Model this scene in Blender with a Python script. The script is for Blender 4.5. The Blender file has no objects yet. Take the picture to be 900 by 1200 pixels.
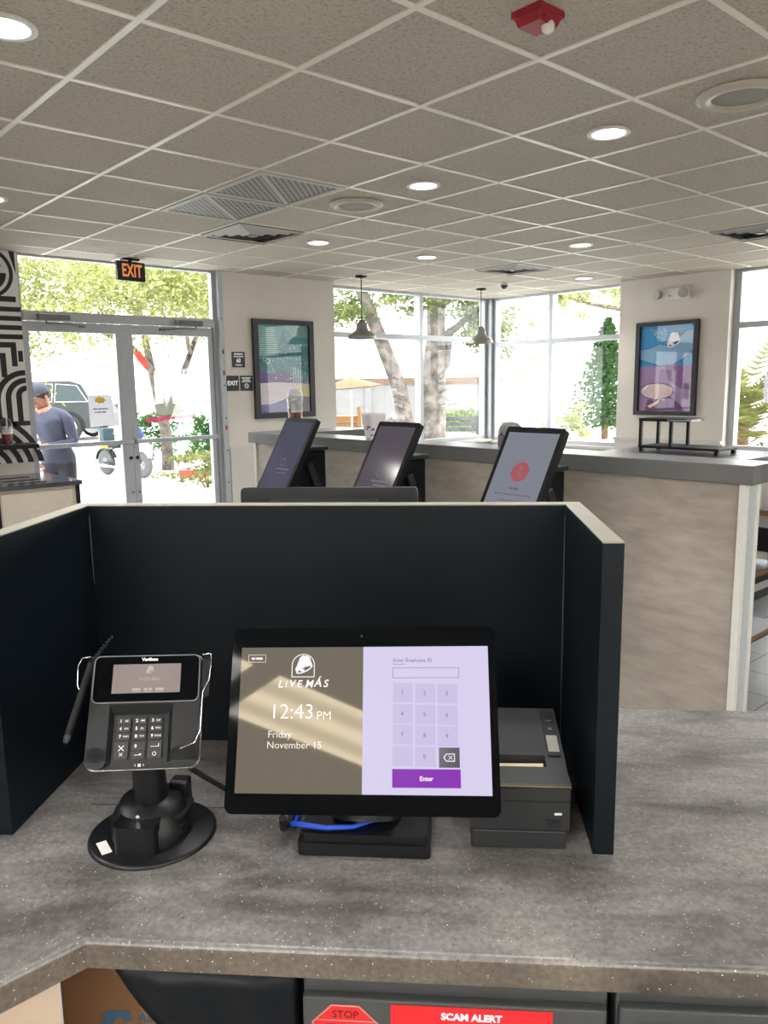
import bpy, bmesh, math, random
from mathutils import Matrix, Vector
random.seed(7)
S = bpy.context.scene
COL = S.collection
PI = math.pi
def R(d): return math.radians(d)

# ------------------------------------------------------------------ materials
def lin(c):
    c /= 255.0
    return c / 12.92 if c <= 0.04045 else ((c + 0.055) / 1.055) ** 2.4
def rgb(r, g, b): return (lin(r), lin(g), lin(b), 1.0)
MATS = {}
EM = 0.42      # displays are set against a view exposure of about +1.25 stops
def mat(name, col, rough=0.5, metal=0.0, spec=0.5, noise=0.06, nscale=30.0, bump=0.0, bscale=200.0,
        emit=None, estr=0.0, coat=0.0, alpha=1.0):
    """principled material whose colour is gently varied by a noise texture"""
    if name in MATS: return MATS[name]
    m = bpy.data.materials.new(name); m.use_nodes = True
    nt = m.node_tree; b = nt.nodes['Principled BSDF']
    b.inputs['Roughness'].default_value = rough
    b.inputs['Metallic'].default_value = metal
    b.inputs['Specular IOR Level'].default_value = spec
    b.inputs['Coat Weight'].default_value = coat
    b.inputs['Coat Roughness'].default_value = 0.03
    b.inputs['Alpha'].default_value = alpha
    tc = nt.nodes.new('ShaderNodeTexCoord')
    if noise > 0:
        n = nt.nodes.new('ShaderNodeTexNoise'); n.inputs['Scale'].default_value = nscale; n.inputs['Detail'].default_value = 3
        r = nt.nodes.new('ShaderNodeValToRGB')
        r.color_ramp.elements[0].position = 0.3; r.color_ramp.elements[1].position = 0.7
        r.color_ramp.elements[0].color = tuple(max(0, c * (1 - noise)) for c in col[:3]) + (1,)
        r.color_ramp.elements[1].color = tuple(min(1, c * (1 + noise)) for c in col[:3]) + (1,)
        nt.links.new(tc.outputs['Object'], n.inputs['Vector'])
        nt.links.new(n.outputs['Fac'], r.inputs['Fac'])
        nt.links.new(r.outputs['Color'], b.inputs['Base Color'])
    else:
        b.inputs['Base Color'].default_value = col
    if bump > 0:
        n2 = nt.nodes.new('ShaderNodeTexNoise'); n2.inputs['Scale'].default_value = bscale
        bp = nt.nodes.new('ShaderNodeBump'); bp.inputs['Strength'].default_value = bump; bp.inputs['Distance'].default_value = 0.002
        nt.links.new(tc.outputs['Object'], n2.inputs['Vector'])
        nt.links.new(n2.outputs['Fac'], bp.inputs['Height'])
        nt.links.new(bp.outputs['Normal'], b.inputs['Normal'])
    if emit is not None:
        b.inputs['Emission Color'].default_value = emit
        b.inputs['Emission Strength'].default_value = estr * EM
    MATS[name] = m
    return m

def nodes_of(name):
    m = bpy.data.materials.new(name); m.use_nodes = True; MATS[name] = m
    nt = m.node_tree
    return m, nt, nt.nodes['Principled BSDF'], nt.nodes.new, nt.links.new

def ramp(nt, stops, interp='LINEAR'):
    r = nt.nodes.new('ShaderNodeValToRGB'); cr = r.color_ramp; cr.interpolation = interp
    while len(cr.elements) > 1: cr.elements.remove(cr.elements[-1])
    cr.elements[0].position = stops[0][0]; cr.elements[0].color = stops[0][1]
    for p, c in stops[1:]:
        e = cr.elements.new(p); e.color = c
    return r

def glass_mat(name, tint=(1, 1, 1, 1), gl=0.05, rough=0.0):
    """thin pane: mostly transparent with a weak mirror reflection (stronger at grazing angles)"""
    m = bpy.data.materials.new(name); m.use_nodes = True; MATS[name] = m
    nt = m.node_tree; nt.nodes.remove(nt.nodes['Principled BSDF'])
    out = nt.nodes['Material Output']
    t = nt.nodes.new('ShaderNodeBsdfTransparent'); t.inputs['Color'].default_value = tint
    g = nt.nodes.new('ShaderNodeBsdfGlossy'); g.inputs['Roughness'].default_value = rough
    lw = nt.nodes.new('ShaderNodeLayerWeight'); lw.inputs['Blend'].default_value = 0.25
    mp = nt.nodes.new('ShaderNodeMapRange'); mp.inputs['To Min'].default_value = gl; mp.inputs['To Max'].default_value = 0.6
    mx = nt.nodes.new('ShaderNodeMixShader')
    nt.links.new(lw.outputs['Facing'], mp.inputs['Value'])
    mp.inputs['From Min'].default_value = 0.35
    nt.links.new(mp.outputs['Result'], mx.inputs['Fac'])
    nt.links.new(t.outputs[0], mx.inputs[1]); nt.links.new(g.outputs[0], mx.inputs[2])
    nt.links.new(mx.outputs[0], out.inputs['Surface'])
    return m

# ------------------------------------------------------------------ mesh builder
_txt_cache = {}
def text_geo(s, size, bold=0.0, ext=0.0003, shear=0.0, spacing=1.0, align='CENTER'):
    k = (s, size, bold, ext, shear, spacing, align)
    if k not in _txt_cache:
        c = bpy.data.curves.new('t', 'FONT'); c.body = s; c.size = size; c.offset = bold; c.extrude = ext
        c.shear = shear; c.space_character = spacing; c.align_x = align; c.align_y = 'CENTER'; c.resolution_u = 3
        o = bpy.data.objects.new('t', c); COL.objects.link(o)
        dg = bpy.context.evaluated_depsgraph_get()
        me = o.evaluated_get(dg).to_mesh()
        vs = [v.co.copy() for v in me.vertices]; fs = [tuple(p.vertices) for p in me.polygons]
        o.evaluated_get(dg).to_mesh_clear()
        bpy.data.objects.remove(o); bpy.data.curves.remove(c)
        _txt_cache[k] = (vs, fs)
    return _txt_cache[k]

def plane_m(o, xd, yd):
    """matrix whose local XY plane has the given origin and directions"""
    x = Vector(xd).normalized(); y = Vector(yd); y = (y - x * y.dot(x)).normalized(); z = x.cross(y)
    return Matrix(((x.x, y.x, z.x, o[0]), (x.y, y.y, z.y, o[1]), (x.z, y.z, z.z, o[2]), (0, 0, 0, 1)))

def rrect(x0, x1, y0, y1, r, n=5):
    p = []
    for cx, cy, a0 in ((x1 - r, y0 + r, -90), (x1 - r, y1 - r, 0), (x0 + r, y1 - r, 90), (x0 + r, y0 + r, 180)):
        for i in range(n + 1):
            a = R(a0 + 90 * i / n); p.append((cx + r * math.cos(a), cy + r * math.sin(a)))
    return p

class MB:
    def __init__(s, m=None):
        s.bm = bmesh.new(); s.mats = []; s.ci = 0; s.M = Matrix()
        if m: s.use(m)
    def use(s, m):
        if m not in s.mats: s.mats.append(m)
        s.ci = s.mats.index(m); return s
    def at(s, M): s.M = M; return s
    def add(s, verts, faces, smooth=False):
        vs = [s.bm.verts.new(s.M @ Vector(v)) for v in verts]
        for f in faces:
            if len(set(f)) < 3: continue
            try: fc = s.bm.faces.new([vs[i] for i in f])
            except ValueError: continue
            fc.material_index = s.ci; fc.smooth = smooth
        return s
    def box(s, x0, x1, y0, y1, z0, z1, bev=0.0, seg=2):
        if bev <= 0:
            v = [(x, y, z) for z in (z0, z1) for y in (y0, y1) for x in (x0, x1)]
            return s.add(v, [(0, 2, 3, 1), (4, 5, 7, 6), (0, 1, 5, 4), (2, 6, 7, 3), (0, 4, 6, 2), (1, 3, 7, 5)])
        t = bmesh.new(); bmesh.ops.create_cube(t, size=1)
        for v in t.verts:
            v.co = Vector(((x0 + x1) / 2 + v.co.x * (x1 - x0), (y0 + y1) / 2 + v.co.y * (y1 - y0), (z0 + z1) / 2 + v.co.z * (z1 - z0)))
        bmesh.ops.bevel(t, geom=list(t.edges), offset=bev, segments=seg, profile=0.5, affect='EDGES')
        t.verts.index_update()
        s.add([v.co.copy() for v in t.verts], [tuple(v.index for v in f.verts) for f in t.faces], False)
        t.free(); return s
    def prism(s, poly, z0, z1, smooth=False, taper=1.0):
        n = len(poly)
        cx = sum(p[0] for p in poly) / n; cy = sum(p[1] for p in poly) / n
        v = [(x, y, z0) for x, y in poly] + [(cx + (x - cx) * taper, cy + (y - cy) * taper, z1) for x, y in poly]
        s.add(v, [tuple(range(n - 1, -1, -1)), tuple(range(n, 2 * n))])
        return s.add(v, [(i, (i + 1) % n, n + (i + 1) % n, n + i) for i in range(n)], smooth)
    def rprism(s, x0, x1, y0, y1, z0, z1, r, n=5): return s.prism(rrect(x0, x1, y0, y1, r, n), z0, z1, True)
    def ring(s, outer, inner, z0, z1):
        n = len(outer)
        v = [(x, y, z0) for x, y in outer] + [(x, y, z0) for x, y in inner] + [(x, y, z1) for x, y in outer] + [(x, y, z1) for x, y in inner]
        f = []
        for i in range(n):
            j = (i + 1) % n
            f += [(i, n + i, n + j, j), (2 * n + i, 2 * n + j, 3 * n + j, 3 * n + i), (i, j, 2 * n + j, 2 * n + i), (n + i, 3 * n + i, 3 * n + j, n + j)]
        return s.add(v, f)
    def arc(s, cx, cy, r0, r1, a0, a1, z0, z1, n=20):
        """flat band of an annulus between two angles (degrees)"""
        v = []; f = []
        for i in range(n + 1):
            a = R(a0 + (a1 - a0) * i / n); c, q = math.cos(a), math.sin(a)
            v += [(cx + r0 * c, cy + r0 * q, z0), (cx + r1 * c, cy + r1 * q, z0), (cx + r0 * c, cy + r0 * q, z1), (cx + r1 * c, cy + r1 * q, z1)]
        for i in range(n):
            a = 4 * i; b = a + 4
            f += [(a, b, b + 1, a + 1), (a + 2, a + 3, b + 3, b + 2), (a, a + 2, b + 2, b), (a + 1, b + 1, b + 3, a + 3)]
        f += [(0, 1, 3, 2), (4 * n, 4 * n + 2, 4 * n + 3, 4 * n + 1)]
        return s.add(v, f)
    def cyl(s, p0, p1, r0, r1=None, n=20, caps=True):
        r1 = r0 if r1 is None else r1
        p0 = Vector(p0); p1 = Vector(p1); d = (p1 - p0).normalized()
        a = d.orthogonal().normalized(); b = d.cross(a)
        v = []
        for p, r in ((p0, r0), (p1, r1)):
            for i in range(n):
                t = 2 * PI * i / n; v.append(p + a * (r * math.cos(t)) + b * (r * math.sin(t)))
        s.add(v, [(i, (i + 1) % n, n + (i + 1) % n, n + i) for i in range(n)], True)
        if caps: s.add(v, [tuple(range(n - 1, -1, -1)), tuple(range(n, 2 * n))])
        return s
    def tube(s, pts, r, n=8, caps=True):
        pts = [Vector(p) for p in pts]; rr = r if isinstance(r, (list, tuple)) else [r] * len(pts)
        d = (pts[1] - pts[0]).normalized(); a = d.orthogonal().normalized()
        v = []
        for i, p in enumerate(pts):
            if i == 0: t = pts[1] - pts[0]
            elif i == len(pts) - 1: t = pts[-1] - pts[-2]
            else: t = (pts[i + 1] - pts[i]).normalized() + (pts[i] - pts[i - 1]).normalized()
            t.normalize(); a = (a - t * a.dot(t)).normalized(); b = t.cross(a)
            for k in range(n):
                w = 2 * PI * k / n; v.append(p + a * (rr[i] * math.cos(w)) + b * (rr[i] * math.sin(w)))
        f = []
        for i in range(len(pts) - 1):
            for k in range(n):
                f.append((i * n + k, i * n + (k + 1) % n, (i + 1) * n + (k + 1) % n, (i + 1) * n + k))
        s.add(v, f, True)
        if caps: s.add(v, [tuple(range(n - 1, -1, -1)), tuple(range((len(pts) - 1) * n, len(pts) * n))])
        return s
    def lathe(s, prof, n=32, c=(0, 0, 0)):
        """profile of (radius, z) turned about the vertical axis through c"""
        v = []
        for r, z in prof:
            for k in range(n):
                w = 2 * PI * k / n; v.append((c[0] + r * math.cos(w), c[1] + r * math.sin(w), c[2] + z))
        f = []
        for i in range(len(prof) - 1):
            for k in range(n):
                f.append((i * n + k, i * n + (k + 1) % n, (i + 1) * n + (k + 1) % n, (i + 1) * n + k))
        s.add(v, f, True)
        if prof[0][0] > 1e-4: s.add(v, [tuple(range(n - 1, -1, -1))])
        if prof[-1][0] > 1e-4: s.add(v, [tuple(range((len(prof) - 1) * n, len(prof) * n))])
        return s
    def ball(s, c, r, n=16, sz=(1, 1, 1)):
        pr = [(r * math.sin(PI * i / 10) + 1e-5, -r * math.cos(PI * i / 10)) for i in range(11)]
        v = []; f = []
        for q, z in pr:
            for k in range(n):
                w = 2 * PI * k / n; v.append((c[0] + sz[0] * q * math.cos(w), c[1] + sz[1] * q * math.sin(w), c[2] + sz[2] * z))
        for i in range(10):
            for k in range(n): f.append((i * n + k, i * n + (k + 1) % n, (i + 1) * n + (k + 1) % n, (i + 1) * n + k))
        return s.add(v, f, True)
    def text(s, t, x, y, z, size, bold=0.0, align='CENTER', shear=0.0, spacing=1.0, ext=0.0002, sx=1.0):
        vs, fs = text_geo(t, size, bold, ext, shear, spacing, align)
        return s.add([(x + p.x * sx, y + p.y, z + p.z) for p in vs], fs)
    def dashes(s, x, y, z, w_, h_, seed=1, ext=0.0003):
        r_ = random.Random(seed); p = x - w_ / 2
        while p < x + w_ / 2 - h_:
            l_ = min(h_ * r_.uniform(1.2, 4.0), x + w_ / 2 - p); s.box(p, p + l_, y - h_ / 2, y + h_ / 2, z, z + ext); p += l_ + h_ * 0.5
        return s
    def build(s, name, parent=None, label=None):
        bmesh.ops.recalc_face_normals(s.bm, faces=s.bm.faces)
        me = bpy.data.meshes.new(name); s.bm.to_mesh(me); s.bm.free()
        for m in s.mats: me.materials.append(m)
        o = bpy.data.objects.new(name, me); COL.objects.link(o)
        if parent is not None: o.parent = parent
        if label: o['label'] = label
        return o

# ------------------------------------------------------------------ scene tree
def tag(o, label=None, cat=None, group=None, kind=None):
    if label: o['label'] = label
    if cat: o['category'] = cat
    if group: o['group'] = group
    if kind: o['kind'] = kind
    return o
def thing(name, label, cat, loc=(0, 0, 0), rz=0.0, group=None):
    o = bpy.data.objects.new(name, None); COL.objects.link(o)
    o.empty_display_size = 0.05; o.location = loc; o.rotation_euler = (0, 0, rz)
    return tag(o, label, cat, group)
def dup(o, loc=None, rz=None, label=None, parent=None):
    """copy of a thing together with copies of its parts and sub-parts"""
    c = o.copy(); COL.objects.link(c)
    if parent is not None: c.parent = parent
    if loc is not None: c.location = loc
    if rz is not None: c.rotation_euler = (0, 0, rz)
    if label: c['label'] = label
    for ch in list(o.children): dup(ch, parent=c)
    return c
def struct(mb, name, parent=None):
    o = mb.build(name, parent)
    if parent is None: o['kind'] = 'structure'
    return o

# the service counter stands diagonally in the room: u runs along it to the right, v away from the till side
CA = R(-46)
def W(u, v, z=0.0):
    return (math.cos(CA) * u - math.sin(CA) * v, math.sin(CA) * u + math.cos(CA) * v, z)
def cthing(name, label, cat, u, v, z, yaw=0.0, group=None):
    return thing(name, label, cat, W(u, v, z), CA + yaw, group)

# ------------------------------------------------------------------ palette
M_black = mat('black_laminate', rgb(6, 15, 23), 0.5, spec=0.22, noise=0.12, nscale=8)
M_edge = mat('pale_edge_band', rgb(146, 144, 132), 0.45, nscale=20)
M_blackpl = mat('black_plastic', rgb(15, 17, 21), 0.42, spec=0.35, noise=0.1, bump=0.05, bscale=900)
M_blackgl = mat('black_gloss', rgb(7, 9, 12), 0.05, spec=0.10, noise=0.0)
M_darkgrey = mat('dark_grey_plastic', rgb(38, 40, 43), 0.5, spec=0.35, noise=0.06, bump=0.06, bscale=900)
M_grey = mat('grey_plastic', rgb(110, 112, 114), 0.5)
M_chrome = mat('chrome', rgb(220, 222, 225), 0.15, metal=1.0, noise=0.02)
M_alu = mat('brushed_aluminium', rgb(176, 180, 184), 0.42, metal=0.35, noise=0.05, nscale=60)
M_white = mat('white_paint', rgb(225, 225, 222), 0.5, noise=0.02)
M_wtext = mat('white_lettering', rgb(240, 240, 240), 0.6, noise=0.01, emit=(1, 1, 1, 1), estr=0.25)
M_wall = mat('wall_paint', rgb(214, 208, 200), 0.75, noise=0.025, nscale=3, bump=0.05, bscale=120)
M_wains = mat('wainscot_paint', rgb(203, 199, 193), 0.6, noise=0.02, nscale=3)
M_blackmetal = mat('black_metal', rgb(22, 23, 26), 0.4, metal=0.3, noise=0.08)
M_rubber = mat('black_rubber', rgb(18, 18, 19), 0.8, noise=0.1)
M_glass = glass_mat('window_glass', gl=0.03)
M_cupglass = glass_mat('clear_plastic', (0.93, 0.94, 0.95, 1), gl=0.12, rough=0.08)
# ------------------------------------------------------------------ camera (eye height 1.606 m, looking diagonally across the room)
cam_d = bpy.data.cameras.new('camera'); cam = bpy.data.objects.new('camera', cam_d); COL.objects.link(cam)
cam_d.sensor_fit = 'VERTICAL'; cam_d.sensor_height = 36.0; cam_d.lens = 36.0 * 915.24 / 1200.0
cam_d.clip_start = 0.02; cam_d.clip_end = 300
yaw, pitch, roll = 0.848745, -0.162023, -0.0144252
fw = Vector((math.cos(yaw) * math.cos(pitch), math.sin(yaw) * math.cos(pitch), math.sin(pitch)))
rt = Vector((math.sin(yaw), -math.cos(yaw), 0)); up = rt.cross(fw)
r2 = rt * math.cos(roll) + up * math.sin(roll); u2 = up * math.cos(roll) - rt * math.sin(roll)
cam.matrix_world = Matrix(((r2.x, u2.x, -fw.x, 0), (r2.y, u2.y, -fw.y, 0), (r2.z, u2.z, -fw.z, 1.606), (0, 0, 0, 1)))
S.camera = cam

CZ = 2.74           # ceiling height
GX, GY, T = 1.193, 1.868, 0.6096       # ceiling grid phase and pitch
def cell(i, j): return (GX + (i + 0.5) * T, GY + (j + 0.5) * T)

# ------------------------------------------------------------------ floor
m, nt, b, N, L = nodes_of('floor_tile')
tc = N('ShaderNodeTexCoord'); br = N('ShaderNodeTexBrick')
br.inputs['Scale'].default_value = 1.0; br.offset = 0.0
br.inputs['Brick Width'].default_value = 0.305; br.inputs['Row Height'].default_value = 0.305; br.inputs['Mortar Size'].default_value = 0.004
br.inputs['Color1'].default_value = rgb(150, 152, 152); br.inputs['Color2'].default_value = rgb(140, 143, 144); br.inputs['Mortar'].default_value = rgb(70, 72, 74)
L(tc.outputs['Object'], br.inputs['Vector']); L(br.outputs['Color'], b.inputs['Base Color']); b.inputs['Roughness'].default_value = 0.3
struct(MB(m).box(-3.6, 8.7, -3.6, 7.5, -0.1, 0.0), 'floor')

# ------------------------------------------------------------------ ceiling: speckled lay-in tiles on a metal grid
m, nt, b, N, L = nodes_of('ceiling_tile')
tc = N('ShaderNodeTexCoord')
n1 = N('ShaderNodeTexNoise'); n1.inputs['Scale'].default_value = 70; n1.inputs['Detail'].default_value = 4; n1.inputs['Roughness'].default_value = 0.65
r1 = ramp(nt, [(0.0, rgb(138, 130, 119)), (0.36, rgb(166, 157, 144)), (0.46, rgb(188, 180, 166)), (1.0, rgb(204, 196, 182))])
vo = N('ShaderNodeTexVoronoi'); vo.inputs['Scale'].default_value = 95
r2_ = ramp(nt, [(0.0, rgb(62, 56, 48)), (0.13, rgb(92, 85, 74)), (0.2, (1, 1, 1, 1))])
mx = N('ShaderNodeMixRGB'); mx.blend_type = 'MULTIPLY'; mx.inputs['Fac'].default_value = 0.55
L(tc.outputs['Object'], n1.inputs['Vector']); L(tc.outputs['Object'], vo.inputs['Vector'])
L(n1.outputs['Fac'], r1.inputs['Fac']); L(vo.outputs['Distance'], r2_.inputs['Fac'])
L(r1.outputs['Color'], mx.inputs['Color1']); L(r2_.outputs['Color'], mx.inputs['Color2']); L(mx.outputs['Color'], b.inputs['Base Color'])
bp = N('ShaderNodeBump'); bp.inputs['Strength'].default_value = 0.35; bp.inputs['Distance'].default_value = 0.003
L(n1.outputs['Fac'], bp.inputs['Height']); L(bp.outputs['Normal'], b.inputs['Normal'])
b.inputs['Roughness'].default_value = 0.85; b.inputs['Specular IOR Level'].default_value = 0.25
struct(MB(m).box(-3.6, 8.56, -3.6, 7.235, CZ, CZ + 0.08).box(5.0, 8.56, 7.235, 7.44, CZ, CZ + 0.08), 'ceiling')
M_tee = mat('grid_tee', rgb(232, 226, 214), 0.35, noise=0.02)
g = MB(M_tee)
i = -8
while GX + i * T < 8.5:
    x = GX + i * T
    if x > -3.5: g.box(x - 0.012, x + 0.012, -3.5, 7.1 if x < 5.6 else 7.33, CZ - 0.006, CZ + 0.002)
    i += 1
j = -9
while GY + j * T < 7.35:
    y = GY + j * T
    if y > -3.5: g.box(-3.5, 8.29 if y < 5.2 else 8.45, y - 0.012, y + 0.012, CZ - 0.0052, CZ + 0.001)
    j += 1
struct(g, 'trim_1')

# ------------------------------------------------------------------ walls
# patterned wall beside the entrance doors (black bands on white)
M_mural_w = mat('mural_white', rgb(218, 216, 213), 0.6, noise=0.02)
M_mural_b = mat('mural_black', rgb(26, 26, 30), 0.5, noise=0.1)
w = MB(M_mural_w).box(-3.6, 2.2, 7.1, 7.3, 0, CZ)
w.use(M_mural_b).at(plane_m((0, 7.1, 0), (1, 0, 0), (0, 0, 1)))
def hb(x0, x1, z0, z1): w.prism([(x0, z0), (x1, z0), (x1, z1), (x0, z1)], 0, 0.0015)
for bx_ in (2.19, 1.29, 0.39, -0.51):
    # emblem block: ring with an eye-shaped leaf on a black square
    x1 = bx_ + 0.01; x0 = x1 - 0.86
    w.arc(x1 - 0.24, 2.56, 0.175, 0.205, 0, 360, 0, 0.0015, 40)
    w.prism([(x1 - 0.24 + 0.15 * math.cos(R(a)), 2.56 + 0.15 * math.sin(R(a))) for a in range(180, 361, 12)], 0, 0.0015)
    w.prism([(x1 - 0.33, 2.58), (x1 - 0.24, 2.66), (x1 - 0.12, 2.62), (x1 - 0.17, 2.57)], 0, 0.0015)
    w.prism([(x1 - 0.06, 2.74), (x1 - 0.012, 2.74), (x1 - 0.012, 2.56)], 0, 0.0015)
    hb(x0, x1 - 0.03, 2.33, 2.375)
    for k in range(4): hb(x0, x1, 2.29 - 0.075 * k - 0.04, 2.29 - 0.075 * k)
    # bands turning down
    for k in range(4):
        xx = x1 - 0.06 - 0.09 * k; zt = 2.00 - 0.09 * k
        hb(x0, xx - 0.045, zt - 0.045, zt); hb(xx - 0.045, xx, 1.80 - 0.03 * k if k < 1 else 1.74 - 0.03 * k, zt)
    hb(x1 - 0.05, x1 - 0.012, 1.84, 1.93)
    # arches nested round a point by the door frame
    for k in range(3):
        r_ = 0.045 + 0.085 * k
        w.arc(x1 - 0.005, 1.55 - 0.02 * k, r_, r_ + 0.045, 90, 180, 0, 0.0015)
        hb(x1 - 0.005 - r_ - 0.045, x1 - 0.005 - r_, 1.34, 1.55 - 0.02 * k)
    hb(x0 + 0.05, x0 + 0.095, 1.34, 1.66); hb(x0 + 0.16, x0 + 0.205, 1.34, 1.66); hb(x0 + 0.27, x0 + 0.315, 1.34, 1.60)
    hb(x0, x1, 1.30, 1.34)
    # fan of quarter rings over the wainscot
    for k in range(6):
        r_ = 0.05 + 0.085 * k
        w.arc(x1 - 0.42, 0.90, r_, r_ + 0.045, 10, 170, 0, 0.0015)
struct(w, 'wall_left')
struct(MB(M_wains).box(-3.6, 2.195, 7.075, 7.1, 0.0, 0.955).box(-3.6, 2.2, 7.065, 7.1, 0.955, 0.985), 'trim_2')
# pier with the teal poster
struct(MB(M_wall).box(4.13, 5.0, 7.1, 7.23, 0, CZ).box(5.0, 5.55, 7.1, 7.45, 0, CZ), 'wall_back')
struct(MB(M_wains).box(4.14, 5.55, 7.08, 7.1, 0.0, 0.955).box(4.13, 5.555, 7.07, 7.1, 0.955, 0.985), 'trim_3')
# pier with the blue and purple poster
struct(MB(M_wall).box(8.3, 8.62, 3.9, 5.2, 0, CZ), 'wall_right')
struct(MB(M_wains).box(8.27, 8.3, 3.92, 5.2, 0.0, 0.915).box(8.26, 8.3, 3.9, 5.215, 0.915, 0.95), 'trim_4')
# sill walls under the windows, and the rest of the shell behind the camera
struct(MB(M_wall).box(5.55, 8.62, 7.28, 7.46, 0, 0.80).box(5.55, 8.56, 7.24, 7.46, 0.80, 0.83), 'wall_back_sill')
struct(MB(M_wall).box(8.42, 8.6, 5.2, 7.28, 0, 0.78).box(8.38, 8.6, 5.2, 7.24, 0.78, 0.81), 'wall_right_sill')
struct(MB(M_wall).box(8.36, 8.56, 1.0, 3.9, 0, 0.80).box(8.33, 8.56, 1.0, 3.9, 0.80, 0.83), 'wall_right_low')
struct(MB(M_wall).box(8.3, 8.6, -3.6, 1.0, 0, CZ), 'wall_right_far')
struct(MB(M_wall).box(-3.6, 8.6, -3.75, -3.6, 0, CZ), 'wall_front')
struct(MB(M_wall).box(-3.75, -3.6, -3.75, 7.3, 0, CZ), 'wall_side')

# ------------------------------------------------------------------ windows
def window(name, axis, pos, a0, a1, z0, z1, muls, transom, fw_=0.05, dep=0.10):
    """aluminium window along X (axis 'x') or Y; muls are mullion positions, one transom bar"""
    def bar(mb, p0, p1, q0, q1, d=dep):
        if axis == 'x': mb.box(p0, p1, pos - d / 2, pos + d / 2, q0, q1)
        else: mb.box(pos - d / 2, pos + d / 2, p0, p1, q0, q1)
    root = bpy.data.objects.new(name, None); COL.objects.link(root); root['kind'] = 'structure'
    f = MB(M_alu)
    bar(f, a0, a0 + fw_, z0, z1); bar(f, a1 - fw_, a1, z0, z1)
    bar(f, a0 + fw_, a1 - fw_, z0, z0 + fw_); bar(f, a0 + fw_, a1 - fw_, z1 - 0.03, z1)
    xs = [a0 + fw_] + list(muls) + [a1 - fw_]
    for mm in muls: bar(f, mm - 0.03, mm + 0.03, z0 + fw_, z1 - 0.03)
    for k in range(len(xs) - 1):
        p0 = xs[k] + (0.03 if k > 0 else 0); p1 = xs[k + 1] - (0.03 if k < len(xs) - 2 else 0)
        bar(f, p0, p1, transom - 0.03, transom + 0.03)
    f.build('window_frame', root)
    for k in range(len(xs) - 1):
        p0 = xs[k] + (0.03 if k > 0 else 0); p1 = xs[k + 1] - (0.03 if k < len(xs) - 2 else 0)
        for q0, q1 in ((z0 + fw_, transom - 0.03), (transom + 0.03, z1 - 0.03)):
            gl = MB(M_glass); bar(gl, p0, p1, q0, q1, 0.006); gl.build('pane', root)
    return root
window('window_1', 'x', 7.37, 5.55, 8.39, 0.83, CZ, [7.13], 2.19)
window('window_2', 'y', 8.49, 5.2, 7.25, 0.81, CZ, [6.29], 2.13)
window('window_3', 'y', 8.45, 1.0, 3.9, 0.83, CZ, [2.45], 2.17, 0.07)
struct(MB(M_alu).box(8.39, 8.56, 7.25, 7.44, 0.80, CZ), 'trim_5')

# ------------------------------------------------------------------ entrance: frame, transom pane, two glazed doors
DY = 7.17
root = bpy.data.objects.new('window_4', None); COL.objects.link(root); root['kind'] = 'structure'
f = MB(M_alu)
f.box(2.2, 2.222, DY - 0.04, DY + 0.02, 0, CZ); f.box(4.035, 4.08, DY - 0.04, DY + 0.02, 0, CZ)
f.box(2.222, 4.035, DY - 0.06, DY + 0.02, 2.19, 2.27); f.box(2.222, 4.035, DY - 0.04, DY + 0.02, 2.72, CZ)
f.box(4.08, 4.13, DY - 0.09, DY + 0.02, 0, CZ)
f.build('window_frame', root)
MB(M_glass).box(2.222, 4.035, DY + 0.008, DY + 0.014, 2.27, 2.72).build('pane', root)
sc = MB(M_blackmetal)
for z_ in [0.3 + 0.33 * k for k in range(7)]: sc.cyl((4.105, DY - 0.09, z_), (4.105, DY - 0.096, z_), 0.007, n=10)
sc.build('frame_bolts', root)
rb = MB(mat('red_tag', rgb(170, 30, 40), 0.5))
for z_ in (1.17, 1.72, 1.93): rb.box(4.097, 4.113, DY - 0.097, DY - 0.09, z_, z_ + 0.045)
rb.build('red_tags', root)
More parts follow.
